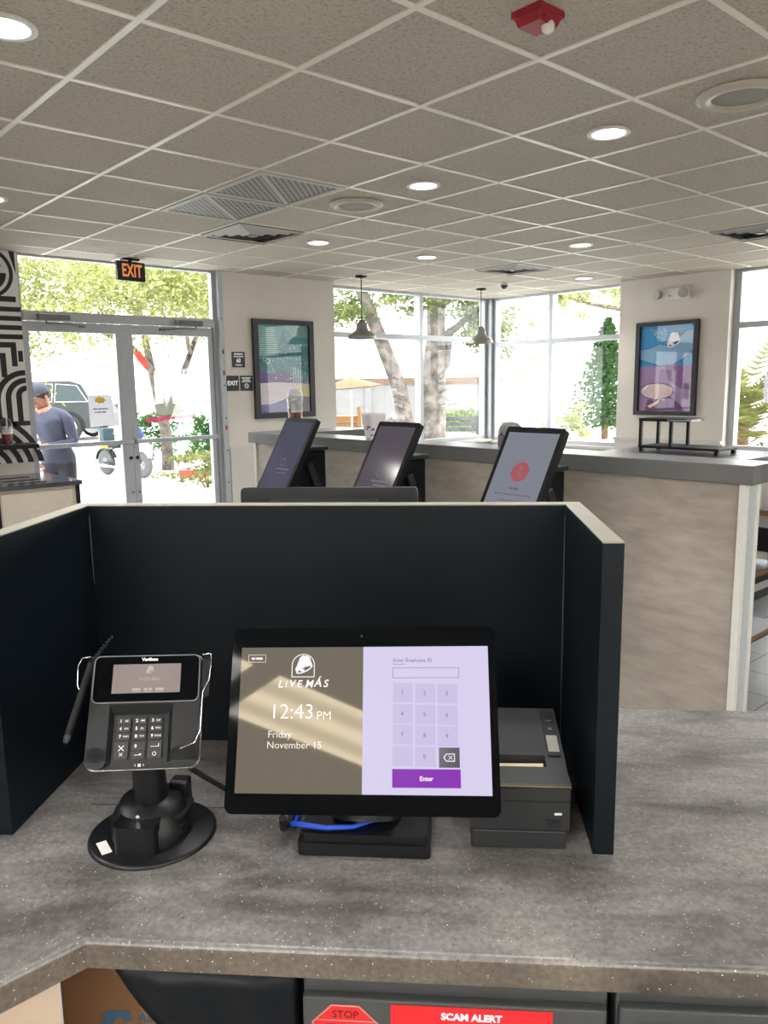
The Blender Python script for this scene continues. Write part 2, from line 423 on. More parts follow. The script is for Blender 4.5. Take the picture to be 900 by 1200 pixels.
def door(name, x0, x1, meet):
    root = bpy.data.objects.new(name, None); COL.objects.link(root); root['kind'] = 'structure'
    f = MB(M_alu)
    s0, s1 = (0.036, 0.10) if meet > 0 else (0.055, 0.055)
    f.box(x0, x0 + s0, DY - 0.025, DY + 0.025, 0.01, 2.185); f.box(x1 - s1, x1, DY - 0.025, DY + 0.025, 0.01, 2.185)
    f.box(x0 + s0, x1 - s1, DY - 0.025, DY + 0.025, 2.10, 2.185); f.box(x0 + s0, x1 - s1, DY - 0.025, DY + 0.025, 0.01, 0.22)
    f.build('door_frame', root)
    MB(M_glass).box(x0 + s0, x1 - s1, DY - 0.003, DY + 0.003, 0.22, 2.10).build('pane', root)
    h = MB(M_alu).box(x0 + 0.01, x1 - 0.01, DY - 0.075, DY - 0.045, 1.085, 1.125, 0.004)
    for xx in (x0 + 0.025, x1 - 0.025): h.box(xx - 0.015, xx + 0.015, DY - 0.05, DY - 0.02, 1.085, 1.125)
    h.build('push_bar', root)
    lk = MB(M_blackmetal); xx = x1 - 0.028 if meet > 0 else x0 + 0.028
    lk.cyl((xx, DY - 0.026, 0.95), (xx, DY - 0.034, 0.95), 0.017); lk.cyl((xx, DY - 0.026, 0.62), (xx, DY - 0.03, 0.62), 0.008)
    lk.build('lock_cylinder', root)
    c = MB(M_grey); hx = x0 + 0.1 if meet > 0 else x1 - 0.42
    c.box(hx, hx + 0.27, DY - 0.13, DY - 0.06, 2.19, 2.245, 0.008); c.build('door_closer', root)
    a = MB(M_grey); ax = hx + (0.07 if meet > 0 else 0.2); d_ = 1 if meet > 0 else -1
    a.tube([(ax, DY - 0.1, 2.19), (ax, DY - 0.1, 2.165), (ax + d_ * 0.17, DY - 0.16, 2.16), (ax + d_ * 0.32, DY - 0.04, 2.15)], 0.009)
    a.box(ax + d_ * 0.32 - 0.03, ax + d_ * 0.32 + 0.03, DY - 0.05, DY - 0.02, 2.14, 2.165)
    a.build('closer_arm', root)
    return root
door('door_1', 2.226, 3.128, 1)
door('door_2', 3.136, 4.03, -1)

# ------------------------------------------------------------------ half wall with the ledge, L-shaped
m, nt, b, N, L = nodes_of('plaster_wall')
tc = N('ShaderNodeTexCoord'); mp = N('ShaderNodeMapping'); mp.inputs['Scale'].default_value = (1, 1.5, 5)
n1 = N('ShaderNodeTexNoise'); n1.inputs['Scale'].default_value = 3.2; n1.inputs['Detail'].default_value = 7; n1.inputs['Roughness'].default_value = 0.6
r1 = ramp(nt, [(0.25, rgb(150, 141, 132)), (0.5, rgb(168, 160, 151)), (0.75, rgb(184, 177, 168))])
L(tc.outputs['Object'], mp.inputs['Vector']); L(mp.outputs['Vector'], n1.inputs['Vector']); L(n1.outputs['Fac'], r1.inputs['Fac']); L(r1.outputs['Color'], b.inputs['Base Color'])
b.inputs['Roughness'].default_value = 0.55
M_plaster = m
hw = MB(M_plaster)
hw.box(3.30, 3.42, 1.447, 5.25, 0.0, 1.168); hw.box(3.42, 4.15, 4.98, 5.25, 0, 1.168)
hw.use(mat('end_panel', rgb(186, 192, 198), 0.5)).box(3.318, 3.405, 1.437, 1.447, 0, 1.168); hw.use(M_white).box(3.288, 3.318, 1.430, 1.46, 0, 1.168); hw.box(3.405, 3.428, 1.430, 1.46, 0, 1.168)
hw.box(3.288, 3.318, 5.24, 5.265, 0, 1.168)
struct(hw, 'wall_partition')
M_ledge = mat('grey_ledge', rgb(112, 114, 116), 0.28, noise=0.05, nscale=6)
lg = thing('ledge', 'long grey ledge capping the half wall behind the three kiosks', 'ledge', (3.4, 3.3, 1.168))
MB(M_ledge).at(Matrix.Translation((-3.4, -3.3, -1.168))).box(3.272, 3.52, 1.40, 5.32, 1.1685, 1.25, 0.004).box(3.52, 4.19, 4.90, 5.32, 1.1685, 1.25, 0.004).build('cap', lg)
# ------------------------------------------------------------------ recessed downlights
M_lamp = mat('lamp_lens', rgb(255, 252, 244), 0.5, noise=0.0, emit=(1.0, 0.97, 0.92, 1), estr=14.0)
M_ringw = mat('white_trim_ring', rgb(222, 220, 216), 0.4, noise=0.02)
dl = thing('downlight', 'x', 'ceiling light', (0, 0, CZ), 0, 'recessed downlights in the ceiling')
MB(M_ringw).ring([(0.098 * math.cos(2 * PI * k / 40), 0.098 * math.sin(2 * PI * k / 40)) for k in range(40)],
                 [(0.076 * math.cos(2 * PI * k / 40), 0.076 * math.sin(2 * PI * k / 40)) for k in range(40)], -0.012, -0.002).build('trim_ring', dl)
MB(M_lamp).lathe([(0.076, -0.006), (0.05, -0.009), (0.0, -0.010)], 32).build('lens', dl)
DL = [((-1, 1), 'largest glowing round downlight, in the top left corner of the ceiling'),
      ((3, 0), 'bright round downlight in the ceiling tile near the round speaker at the right'),
      ((3, 2), 'bright round downlight beside the small round speaker in mid ceiling'),
      ((4, 5), 'round downlight just right of the dark vent, towards the pier with the teal poster'),
      ((6, 5), 'round downlight between the two hanging pendant lamps and the mid ceiling'),
      ((7, 3), 'round downlight in the ceiling before the pier with the blue and purple poster'),
      ((10, 5), 'farthest round downlight, close to the corner windows'),
      ((0, 5), 'round downlight at the left edge of the photo above the patterned wall')]
for k, ((i, j), lab) in enumerate(DL):
    x, y = cell(i, j)
    o = dl if k == 0 else dup(dl)
    o.location = (x, y, CZ); o['label'] = lab
    ld = bpy.data.lights.new('downlight_beam', 'SPOT'); ld.energy = {(10, 5): 16, (7, 3): 30, (3, 2): 14, (4, 5): 30, (3, 0): 44}.get((i, j), 58); ld.color = (1.0, 0.95, 0.89)
    ld.spot_size = R(125); ld.spot_blend = 0.8; ld.shadow_soft_size = 0.07
    lo = bpy.data.objects.new('downlight_beam', ld); COL.objects.link(lo); lo.location = (x, y, CZ - 0.02)

for k, (i, j) in enumerate([(0, -2), (-1, -1), (1, -3), (0, -1), (-2, 0)]):        # added downlights, unseen above the view, to brighten the countertop
    x, y = cell(i, j); o = dup(dl, (x, y, CZ), label='added unseen downlight brightening the service counter'); 
    ld = bpy.data.lights.new('downlight_beam', 'SPOT'); ld.energy = 17; ld.color = (1.0, 0.97, 0.94)
    ld.spot_size = R(110); ld.spot_blend = 0.8; ld.shadow_soft_size = 0.07
    lo = bpy.data.objects.new('downlight_beam', ld); COL.objects.link(lo); lo.location = (x, y, CZ - 0.02)
# unseen kitchen troffers: first pair mirrors in the till screen, others added for light
M_troff = mat('troffer_lens', rgb(255, 250, 236), 0.5, noise=0.0, emit=(1.0, 0.96, 0.90, 1), estr=34.0)
nt = M_troff.node_tree; tcn = nt.nodes.new('ShaderNodeTexCoord'); sxn = nt.nodes.new('ShaderNodeSeparateXYZ'); mu1 = nt.nodes.new('ShaderNodeMath'); mu1.operation = 'MULTIPLY'; mu1.inputs[1].default_value = 2 * PI / 0.30
co1 = nt.nodes.new('ShaderNodeMath'); co1.operation = 'COSINE'; mr1 = nt.nodes.new('ShaderNodeMapRange'); mr1.inputs['From Min'].default_value = -1; mr1.inputs['To Min'].default_value = 34 * EM * 0.72; mr1.inputs['To Max'].default_value = 34 * EM * 1.35
nt.links.new(tcn.outputs['Object'], sxn.inputs[0]); nt.links.new(sxn.outputs['X'], mu1.inputs[0]); nt.links.new(mu1.outputs[0], co1.inputs[0]); nt.links.new(co1.outputs[0], mr1.inputs['Value']); nt.links.new(mr1.outputs['Result'], nt.nodes['Principled BSDF'].inputs['Emission Strength'])
tf = thing('ceiling_troffer', 'long fluorescent ceiling fixture, mirrored in the till screen or added unseen for light', 'ceiling light', (0, 0, CZ), 0, 'kitchen troffers')
MB(M_white).ring([(-0.335, -0.6), (0.335, -0.6), (0.335, 0.6), (-0.335, 0.6)], [(-0.315, -0.58), (0.315, -0.58), (0.315, 0.58), (-0.315, 0.58)], -0.014, -0.002).build('frame', tf)
MB(M_troff).box(-0.315, 0.315, -0.58, 0.58, -0.008, -0.004).build('lens', tf)
troff = [(-2.24, -0.97), (-2.24, 0.36), (0.9, -2.6), (-0.9, -2.6), (2.7, -1.9), (-1.5, 3.0)]
for k, (x, y) in enumerate(troff):
    o = tf if k == 0 else dup(tf)
    o.location = (x, y, CZ)

# ------------------------------------------------------------------ round ceiling speakers
M_grille = mat('speaker_grille', rgb(146, 139, 128), 0.6, noise=0.1, nscale=400)
M_spk = mat('speaker_ring', rgb(188, 180, 166), 0.45, noise=0.02)
sp = thing('ceiling_speaker', 'large round speaker set in the ceiling at the right edge', 'speaker', (*cell(3, -1), CZ))
MB(M_spk).lathe([(0.172, -0.003), (0.172, -0.012), (0.15, -0.024), (0.118, -0.02), (0.112, -0.006)], 48).build('bezel', sp)
MB(M_grille).lathe([(0.114, -0.010), (0.06, -0.015), (0.0, -0.016)], 40).build('grille', sp)
dup(sp, (*cell(3, 3), CZ), label='round speaker set in mid ceiling beside a downlight')

# ------------------------------------------------------------------ air vents
m, nt, b, N, L = nodes_of('perforated_metal')
tc = N('ShaderNodeTexCoord'); sv = N('ShaderNodeMapping'); sv.inputs['Rotation'].default_value = (0, 0, R(45)); sv.inputs['Scale'].default_value = (31, 31, 0)
fr = N('ShaderNodeVectorMath'); fr.operation = 'FRACTION'
su = N('ShaderNodeVectorMath'); su.operation = 'SUBTRACT'; su.inputs[1].default_value = (0.5, 0.5, 0.0)
le = N('ShaderNodeVectorMath'); le.operation = 'LENGTH'
r1 = ramp(nt, [(0.0, rgb(52, 50, 48)), (0.31, rgb(52, 50, 48)), (0.36, rgb(164, 160, 154))])
L(tc.outputs['Object'], sv.inputs['Vector']); L(sv.outputs['Vector'], fr.inputs[0]); L(fr.outputs[0], su.inputs[0]); L(su.outputs[0], le.inputs[0])
L(le.outputs['Value'], r1.inputs['Fac']); L(r1.outputs['Color'], b.inputs['Base Color']); b.inputs['Roughness'].default_value = 0.5
M_perf = m
M_vent = mat('vent_paint', rgb(186, 182, 176), 0.5, noise=0.02)
M_ventdark = mat('vent_shadow', rgb(30, 28, 27), 0.8, noise=0.1)
rv = thing('return_air_vent', 'perforated square ceiling grille, nearer of the two touching ones', 'vent', (*cell(2, 3), CZ))
MB(M_vent).ring([(-0.292, -0.292), (0.292, -0.292), (0.292, 0.292), (-0.292, 0.292)], [(-0.255, -0.255), (0.255, -0.255), (0.255, 0.255), (-0.255, 0.255)], -0.012, 0.0).build('frame', rv)
MB(M_perf).box(-0.255, 0.255, -0.255, 0.255, -0.006, -0.003).build('perforated_plate', rv)
d_ = MB(M_vent)
d_.prism([(-0.255, -0.235), (-0.235, -0.255), (0.255, 0.235), (0.235, 0.255)], -0.010, -0.006)
d_.build('cross_bar', rv)
dup(rv, (*cell(2, 4), CZ), label='perforated square ceiling grille, farther of the two touching ones')
dv = thing('air_diffuser', 'x', 'vent', (0, 0, CZ), 0, 'louvred square air diffusers')
MB(M_ventdark).box(-0.28, 0.28, -0.28, 0.28, -0.002, 0.0).build('backing', dv)
for k in range(4):
    a = 0.285 - 0.068 * k
    fr_ = MB(M_vent); v = []
    o_ = [(-a, -a), (a, -a), (a, a), (-a, a)]; q = a - 0.028; i_ = [(-q, -q), (q, -q), (q, q), (-q, q)]
    vs = [(x, y, -0.004 - 0.006 * (k == 0)) for x, y in o_] + [(x, y, -0.024) for x, y in i_]
    fr_.add(vs, [(n_, (n_ + 1) % 4, 4 + (n_ + 1) % 4, 4 + n_) for n_ in range(4)])
    if k == 3: fr_.box(-0.03, 0.03, -0.03, 0.03, -0.026, -0.022)
    fr_.build('louvre', dv)
for k, (i, j, lab) in enumerate([(3, 5, 'dark louvred diffuser just behind the two perforated grilles'), (8, 5, 'dark louvred diffuser in mid ceiling over the corner windows'), (8, 1, 'dark louvred diffuser cut by the right edge of the photo')]):
    o = dv if k == 0 else dup(dv)
    o.location = (*cell(i, j), CZ); o['label'] = lab

# ------------------------------------------------------------------ fire strobe, dome camera, exit sign, emergency lamp
fx = thing('fire_alarm', 'red square fire alarm with a clear strobe dome, on the ceiling', 'fire alarm', (2.125, 1.655, CZ), 0.0)
M_red = mat('alarm_red', rgb(150, 26, 44), 0.45)
MB(M_red).rprism(-0.063, 0.063, -0.058, 0.058, -0.018, 0.0, 0.006).at(Matrix.Translation((0, 0, -0.018)) @ Matrix.Rotation(PI, 4, 'X')).prism(rrect(-0.056, 0.056, -0.052, 0.052, 0.006), 0, 0.026, taper=0.82).build('housing', fx)
hl = MB(M_ventdark)
hl.cyl((-0.03, -0.046, -0.03), (-0.03, -0.0485, -0.03), 0.0035, n=10); hl.build('sounder_hole', fx)
MB(mat('strobe_lens', rgb(236, 232, 226), 0.12, noise=0.02)).ball((0.012, -0.030, -0.046), 0.021, 18, (1.0, 1.0, 1.1)).build('strobe', fx)
dc = thing('dome_camera', 'small dome camera on the ceiling near the corner windows', 'camera', (7.19, 6.02, CZ))
MB(M_white).lathe([(0.062, 0), (0.062, -0.025), (0.05, -0.03)], 28).build('base', dc)
MB(mat('smoked_dome', rgb(60, 60, 62), 0.1)).lathe([(0.046, -0.028), (0.04, -0.05), (0.022, -0.07), (0.0, -0.076)], 24).build('dome', dc)

M_orange = mat('exit_orange', rgb(200, 100, 40), 0.5, noise=0.0, emit=(1.0, 0.36, 0.10, 1), estr=0.5)
ex = thing('exit_sign', 'black exit sign with orange letters hanging from the ceiling by the doors', 'exit sign', (3.095, 6.88, CZ), R(7))
MB(M_blackpl).box(-0.08, 0.08, -0.03, 0.03, -0.02, 0.0, 0.004).cyl((0, 0, -0.02), (0, 0, -0.03), 0.015).build('mounting_plate', ex)
MB(M_blackpl).box(-0.137, 0.137, -0.022, 0.022, -0.195, -0.028, 0.008).build('housing', ex)
tx = MB(M_orange).at(plane_m((0, -0.0225, -0.112), (1, 0, 0), (0, 0, 1)))
tx.text('EXIT', 0.002, 0, 0, 0.15, 0.004, sx=0.62, spacing=1.05); tx.build('lettering', ex)

em = thing('emergency_light', 'white wall emergency lamp with two round heads, over the blue poster', 'emergency light', (8.3, 4.53, 2.545), R(-90))
MB(M_white).at(Matrix.Rotation(0, 4, 'Z')).box(-0.2, 0.2, -0.065, 0.0, -0.062, 0.062, 0.012).build('housing', em)
for sx in (-1, 1):
    h = MB(mat('lamp_plastic', rgb(172, 172, 170), 0.3)).at(Matrix.Translation((sx * 0.15, -0.075, -0.005)) @ Matrix.Rotation(R(90) , 4, 'X') @ Matrix.Rotation(R(sx * 14), 4, 'Y'))
    h.lathe([(0.03, -0.03), (0.048, 0.0), (0.055, 0.03), (0.05, 0.036)], 24); ho = h.build('lamp_head', em)
    MB(M_chrome).at(Matrix.Translation((sx * 0.15, -0.075, -0.005)) @ Matrix.Rotation(R(90), 4, 'X') @ Matrix.Rotation(R(sx * 14), 4, 'Y')).lathe([(0.048, 0.034), (0.03, 0.03), (0, 0.028)], 20).build('reflector', ho)
MB(M_grey).box(-0.03, 0.0, -0.068, -0.06, -0.03, -0.018).build('test_switch', em)

# ------------------------------------------------------------------ pendant lamps
M_pend = mat('pendant_metal', rgb(150, 149, 146), 0.35, metal=0.6, noise=0.03)
pl = thing('pendant_lamp', 'grey metal pendant lamp hanging left, in front of the left window pane', 'pendant lamp', (5.48, 6.535, CZ))
MB(M_blackmetal).lathe([(0.062, 0.0), (0.062, -0.02), (0.01, -0.028)], 28).build('canopy', pl)
MB(M_blackmetal).cyl((0, 0, -0.02), (0, 0, -0.46), 0.005, n=8).build('cord', pl)
MB(M_pend).lathe([(0.012, -0.45), (0.03, -0.455), (0.036, -0.475), (0.055, -0.49), (0.062, -0.53), (0.07, -0.56), (0.105, -0.58), (0.145, -0.615), (0.152, -0.65), (0.148, -0.652), (0.13, -0.618), (0.06, -0.57), (0.05, -0.53)], 40).build('lamp_shade', pl)
MB(mat('bulb', rgb(250, 240, 225), 0.3, emit=(1, 0.85, 0.65, 1), estr=1.5)).ball((0, 0, -0.595), 0.035).build('bulb', pl)
dup(pl, (7.40, 6.555, CZ), label='grey metal pendant lamp hanging right, in front of the window corner')

# ------------------------------------------------------------------ framed posters
M_frame = mat('poster_frame', rgb(36, 34, 40), 0.45, noise=0.08)
def spr(name, c, ro=0.5): return mat(name, rgb(*c), ro, noise=0.03, nscale=12)
M_cover = glass_mat('poster_glazing', gl=0.02)
pf = thing('framed_poster', 'framed teal and purple patterned poster on the pier by the entrance', 'poster', (4.46, 7.1, 1.265))
PW, PH = 0.77, 1.03
MB(M_frame).at(plane_m((0, 0, 0), (1, 0, 0), (0, 0, 1))).ring([(0, 0), (PW, 0), (PW, PH), (0, PH)], [(0.06, 0.06), (PW - 0.06, 0.06), (PW - 0.06, PH - 0.05), (0.06, PH - 0.05)], 0.0, 0.04).build('frame', pf)
teal, tealD, purp, purpL, cream, yell = spr('teal', (70, 150, 150)), spr('teal_deep', (36, 120, 130)), spr('purple', (84, 58, 120)), spr('lilac', (110, 100, 165)), spr('cream', (222, 212, 218)), spr('pale_yellow', (226, 220, 160))
palest = spr('pale_teal', (175, 212, 205))
a = MB(tealD).at(plane_m((0, -0.012, 0), (1, 0, 0), (0, 0, 1)))
X0, X1, Y0, Y1 = 0.06, PW - 0.06, 0.06, PH - 0.05
def q_(poly, mm, lvl): a.use(mm); a.prism(poly, 0.0004 * lvl, 0.0004 * lvl + 0.0003)
q_([(X0, 0.45), (X1, 0.38), (X1, Y1), (X0, Y1)], tealD, 0)
q_([(X0, 0.62), (X0, Y1), (0.40, Y1), (0.30, 0.70), (0.2, 0.64)], teal, 1)
q_([(0.42, 0.80), (X1, 0.75), (X1, Y1), (0.38, Y1)], teal, 1)
q_([(X0, 0.36), (X0, 0.52), (0.2, 0.47), (0.36, 0.50), (0.52, 0.44), (X1, 0.36), (X1, 0.28)], purp, 2)
q_([(X0, 0.14), (X0, 0.37), (0.30, 0.38), (X1, 0.36), (X1, 0.20), (0.45, 0.24), (0.36, 0.18), (0.2, 0.15)], cream, 3)
q_([(0.5, 0.36), (X1, 0.33), (X1, 0.23), (0.56, 0.24)], yell, 4)
q_([(X0, Y0), (X0, 0.145), (0.2, 0.15), (0.36, 0.19), (0.42, 0.22), (0.46, 0.12), (0.45, Y0)], purpL, 4)
q_([(0.45, Y0), (0.47, 0.23), (X1, 0.22), (X1, Y0)], spr('taupe', (150, 146, 140)), 4)
for k in range(14): q_([(X0, 0.66 + k * 0.022), (0.32 - 0.003 * k, 0.66 + k * 0.022), (0.32 - 0.003 * k, 0.668 + k * 0.022), (X0, 0.668 + k * 0.022)], palest, 5)
for k in range(10): q_([(0.40 + 0.032 * k, Y1), (0.412 + 0.032 * k, Y1), (min(X1, 0.55 + 0.032 * k), Y1 - 0.13), (min(X1, 0.538 + 0.032 * k), Y1 - 0.13)], palest, 5)
for k in range(7): q_([(0.50 + 0.03 * k, 0.36), (0.508 + 0.03 * k, 0.36), (0.508 + 0.03 * k, 0.54 - 0.01 * k), (0.50 + 0.03 * k, 0.54 - 0.01 * k)], palest, 5)
rn = random.Random(3)
for k in range(60):
    x, y = rn.uniform(0.1, X1 - 0.02), rn.uniform(0.40, 0.78)
    q_([(x - 0.006, y), (x, y - 0.006), (x + 0.006, y), (x, y + 0.006)], palest, 6)
for r_ in range(8):
    for c_ in range(16):
        x, y = X0 + 0.02 + 0.04 * c_ + 0.02 * (r_ % 2), 0.16 + 0.026 * r_
        if x < X1 - 0.01 and y > 0.15 + 0.12 * max(0, (x - 0.15)) * (x < 0.46) and y < 0.35 and (x < 0.46 or y > 0.25): q_([(x - 0.005, y), (x, y - 0.005), (x + 0.005, y), (x, y + 0.005)], purp, 6)
for r_ in range(5):
    for c_ in range(18):
        x, y = X0 + 0.012 + 0.022 * c_ + 0.011 * (r_ % 2), Y0 + 0.01 + 0.018 * r_
        if x < 0.44: q_([(x - 0.003, y), (x, y - 0.003), (x + 0.003, y), (x, y + 0.003)], cream, 6)
a.use(palest); a.arc(0.18, 0.60, 0.022, 0.03, 0, 360, 0.002, 0.0024, 16); a.arc(0.14, 0.62, 0.015, 0.022, 0, 360, 0.002, 0.0024, 16)
a.build('print', pf)
MB(M_cover).at(plane_m((0, -0.020, 0), (1, 0, 0), (0, 0, 1))).prism([(X0, Y0), (X1, Y0), (X1, Y1), (X0, Y1)], 0, 0.002).build('glazing', pf)

def bell(mb, cx, cy, h, z0, z1, mt_fg, mt_bg=None):
    """slanted bell emblem with its open rim and clapper; h is its height"""
    k = h / 100.0
    def P(pts): return [(cx + x * k, cy + y * k) for x, y in pts]
    mb.use(mt_fg)
    mb.prism(P([(-40, -18), (-34, -8), (-28, 10), (-18, 36), (-4, 46), (10, 42), (20, 44), (28, 36), (34, 22), (40, 6), (44, -4), (20, -4), (0, -8), (-16, -16), (-28, -26), (-36, -30)]), z0, z1)
    ob = [(4 + 42 * math.cos(R(t)) * math.cos(R(24)) - 14 * math.sin(R(t)) * math.sin(R(24)), -20 + 42 * math.cos(R(t)) * math.sin(R(24)) + 14 * math.sin(R(t)) * math.cos(R(24))) for t in range(0, 360, 12)]
    ib = [(4 + 34 * math.cos(R(t)) * math.cos(R(24)) - 8 * math.sin(R(t)) * math.sin(R(24)), -20 + 34 * math.cos(R(t)) * math.sin(R(24)) + 8 * math.sin(R(t)) * math.cos(R(24))) for t in range(0, 360, 12)]
    if mt_bg: mb.use(mt_bg); mb.prism(P(ob), z1, z1 + (z1 - z0)); mb.use(mt_fg)
    mb.ring(P(ob), P(ib), z1 + (z1 - z0), z1 + 2 * (z1 - z0))
    mb.prism(P([(-6 + 11 * math.cos(R(t)), -24 + 7 * math.sin(R(t))) for t in range(0, 360, 20)]), z1 + (z1 - z0), z1 + 2 * (z1 - z0))

pf2 = thing('framed_poster', 'framed blue and purple poster with a white bell, on the right pier', 'poster', (8.3, 4.955, 1.215), R(-90))
PW, PH = 0.745, 1.04
MB(M_frame).at(plane_m((0, 0, 0), (1, 0, 0), (0, 0, 1))).ring([(0, 0), (PW, 0), (PW, PH), (0, PH)], [(0.05, 0.045), (PW - 0.05, 0.045), (PW - 0.05, PH - 0.045), (0.05, PH - 0.045)], 0.0, 0.045).build('frame', pf2)
X0, X1, Y0, Y1 = 0.05, PW - 0.05, 0.045, PH - 0.045
a = MB().at(plane_m((0, -0.012, 0), (1, 0, 0), (0, 0, 1)))
blue, blueL, blueD = spr('bright_blue', (18, 132, 190)), spr('sky_blue', (120, 165, 200)), spr('line_navy', (40, 56, 110))
pu1, pu2, pu3, whit = spr('plum', (120, 78, 132)), spr('mauve', (148, 118, 160)), spr('deep_plum', (96, 48, 110)), spr('print_white', (232, 230, 236))
q_([(X0, 0.52), (X1, 0.54), (X1, Y1), (X0, Y1)], blue, 0)
q_([(X0, 0.62), (X0, 0.74), (0.18, 0.755), (0.30, 0.80), (0.42, 0.77), (0.5, 0.84), (0.6, 0.93), (X1, 0.94), (X1, 0.72), (0.6, 0.64), (0.46, 0.565), (0.3, 0.55), (0.16, 0.59)], blueL, 1)
q_([(X0, Y0), (X1, Y0), (X1, 0.555), (0.46, 0.56), (0.3, 0.545), (X0, 0.55)], pu2, 1)
q_([(0.36, 0.555), (X1, 0.555), (X1, 0.28), (0.55, 0.30), (0.40, 0.40)], pu1, 2)
q_([(0.13, Y0), (0.16, 0.17), (0.30, 0.2), (0.42, 0.23), (0.56, 0.12), (0.62, Y0)], pu3, 3)
cur = [(X0, 0.62), (0.16, 0.585), (0.30, 0.545), (0.46, 0.56), (0.6, 0.635), (X1, 0.715)]
for p0, p1 in zip(cur, cur[1:]): q_([p0, p1, (p1[0], p1[1] + 0.008), (p0[0], p0[1] + 0.008)], blueD, 4)
cur = [(X0, 0.735), (0.18, 0.75), (0.30, 0.795), (0.42, 0.765), (0.5, 0.835), (0.6, 0.925), (X1, 0.935)]
for p0, p1 in zip(cur, cur[1:]): q_([p0, p1, (p1[0], p1[1] + 0.006), (p0[0], p0[1] + 0.006)], blueD, 4)
for k in range(26):
    x, y = 0.18 + rn.uniform(0, 0.2), 0.96 - rn.uniform(0.0, 0.14)
    q_([(x - 0.006, y), (x, y - 0.004), (x + 0.007, y + 0.003), (x, y + 0.006)], whit, 4)
bell(a, 0.45, 0.83, 0.19, 0.0022, 0.0026, whit, blueD)
# outline of a folded taco shape
oval = [(0.27 + 0.20 * math.cos(R(t)), 0.27 + 0.085 * math.sin(R(t))) for t in range(0, 360, 12)]
q_(oval, spr('pale_shell', (206, 178, 176)), 5)
a.use(blueD); a.ring([(0.27 + 0.212 * math.cos(R(t)), 0.27 + 0.095 * math.sin(R(t))) for t in range(0, 360, 12)], oval, 0.0022, 0.0027)
q_([(0.10, 0.28), (0.16, 0.345), (0.17, 0.335), (0.115, 0.275)], whit, 7)
q_([(0.16, 0.1), (0.28, 0.16), (0.33, 0.2), (0.30, 0.14), (0.20, 0.08)], spr('pale_gold', (228, 196, 150)), 6)
for k in range(14):
    x, y = 0.2 + rn.uniform(0, 0.18), 0.16 + rn.uniform(0, 0.06)
    q_([(x - 0.008, y), (x, y - 0.006), (x + 0.008, y + 0.002), (x, y + 0.007)], whit, 7)
a.build('print', pf2)
MB(M_cover).at(plane_m((0, -0.022, 0), (1, 0, 0), (0, 0, 1))).prism([(X0, Y0), (X1, Y0), (X1, Y1), (X0, Y1)], 0, 0.002).build('glazing', pf2)

# ------------------------------------------------------------------ small dark wall signs by the doors
M_sign = mat('sign_dark', rgb(52, 50, 52), 0.5, noise=0.04)
def wsign(label, x, z, w_, h_, lines, name='notice_plaque', cat='sign'):
    t = thing(name, label, cat, (x, 7.1008, z))
    MB(M_sign).at(plane_m((0, 0, 0), (1, 0, 0), (0, 0, 1))).rprism(0, w_, 0, h_, 0, 0.006, 0.006).build('plate', t)
    l = MB(M_wtext).at(plane_m((0, -0.0062, 0), (1, 0, 0), (0, 0, 1)))
    for s_, x_, y_, sz, bo in lines:
        if s_ == 'o': l.arc(x_, y_, sz * 0.75, sz, 0, 360, 0, 0.0004, 24); l.prism([(x_ - sz * 0.6, y_ + sz * 0.5), (x_ - sz * 0.5, y_ + sz * 0.6), (x_ + sz * 0.6, y_ - sz * 0.5), (x_ + sz * 0.5, y_ - sz * 0.6)], 0, 0.0004)
        elif s_ == '-': l.dashes(x_, y_, 0, sz, bo, int(y_ * 1000))
        else: l.text(s_, x_, y_, 0, sz, bo)
    l.build('lettering', t); return t
wsign('small dark sign reading EXIT beside the entrance doors', 4.135, 1.56, 0.15, 0.155, [('EXIT', 0.075, 0.078, 0.06, 0.002)], 'exit_plaque', 'sign')
wsign('small dark no smoking sign right of the EXIT plaque', 4.30, 1.56, 0.148, 0.155, [('-', 0.074, 0.132, 0.11, 0.010), ('-', 0.074, 0.112, 0.085, 0.009), ('-', 0.074, 0.094, 0.11, 0.009), ('o', 0.074, 0.05, 0.024, 0)])
wsign('small dark occupancy sign with the number 63, above the EXIT plaque', 4.215, 1.80, 0.152, 0.155, [('MAXIMUM', 0.076, 0.132, 0.022, 0.0008), ('OCCUPANCY', 0.076, 0.107, 0.019, 0.0006), ('63', 0.076, 0.066, 0.05, 0.0022), ('PERSONS', 0.076, 0.022, 0.018, 0.0005)])

# ------------------------------------------------------------------ papers and cling on the door and window glass
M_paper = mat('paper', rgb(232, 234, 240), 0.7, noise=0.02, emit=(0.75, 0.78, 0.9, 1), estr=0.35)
pp = thing('paper_notice', 'white paper notice with a yellow heading, taped inside the left door', 'notice', (2.745, DY - 0.0045, 1.255))
MB(M_paper).at(plane_m((0, 0, 0), (1, 0, 0), (0, 0, 1))).prism([(0, 0.0), (0.225, 0.012), (0.218, 0.292), (-0.004, 0.284)], 0, 0.001).build('sheet', pp)
M_yel = mat('print_yellow', rgb(240, 205, 70), 0.6); M_ink = mat('ink_blue_grey', rgb(120, 125, 170), 0.6)
pr = MB(M_yel).at(plane_m((0, -0.0012, 0), (1, 0, 0), (0, 0, 1)))
pr.prism([(0.055 + 0.05 * (1 + math.cos(R(t)) * (1 + 0.12 * math.cos(R(5 * t)))), 0.245 + 0.03 * math.sin(R(t)) * (1 + 0.2 * math.cos(R(7 * t)))) for t in range(0, 360, 15)], 0, 0.0004)
pr.build('heading_print', pp); pr = MB(M_ink).at(plane_m((0, -0.0012, 0), (1, 0, 0), (0, 0, 1)))
for k, (x0_, x1_) in enumerate([(0.03, 0.19), (0.05, 0.17)]):
    pr.dashes(0.11, 0.165 - 0.03 * k, 0, 0.15 - 0.03 * k, 0.011, k)
pr.build('print', pp)
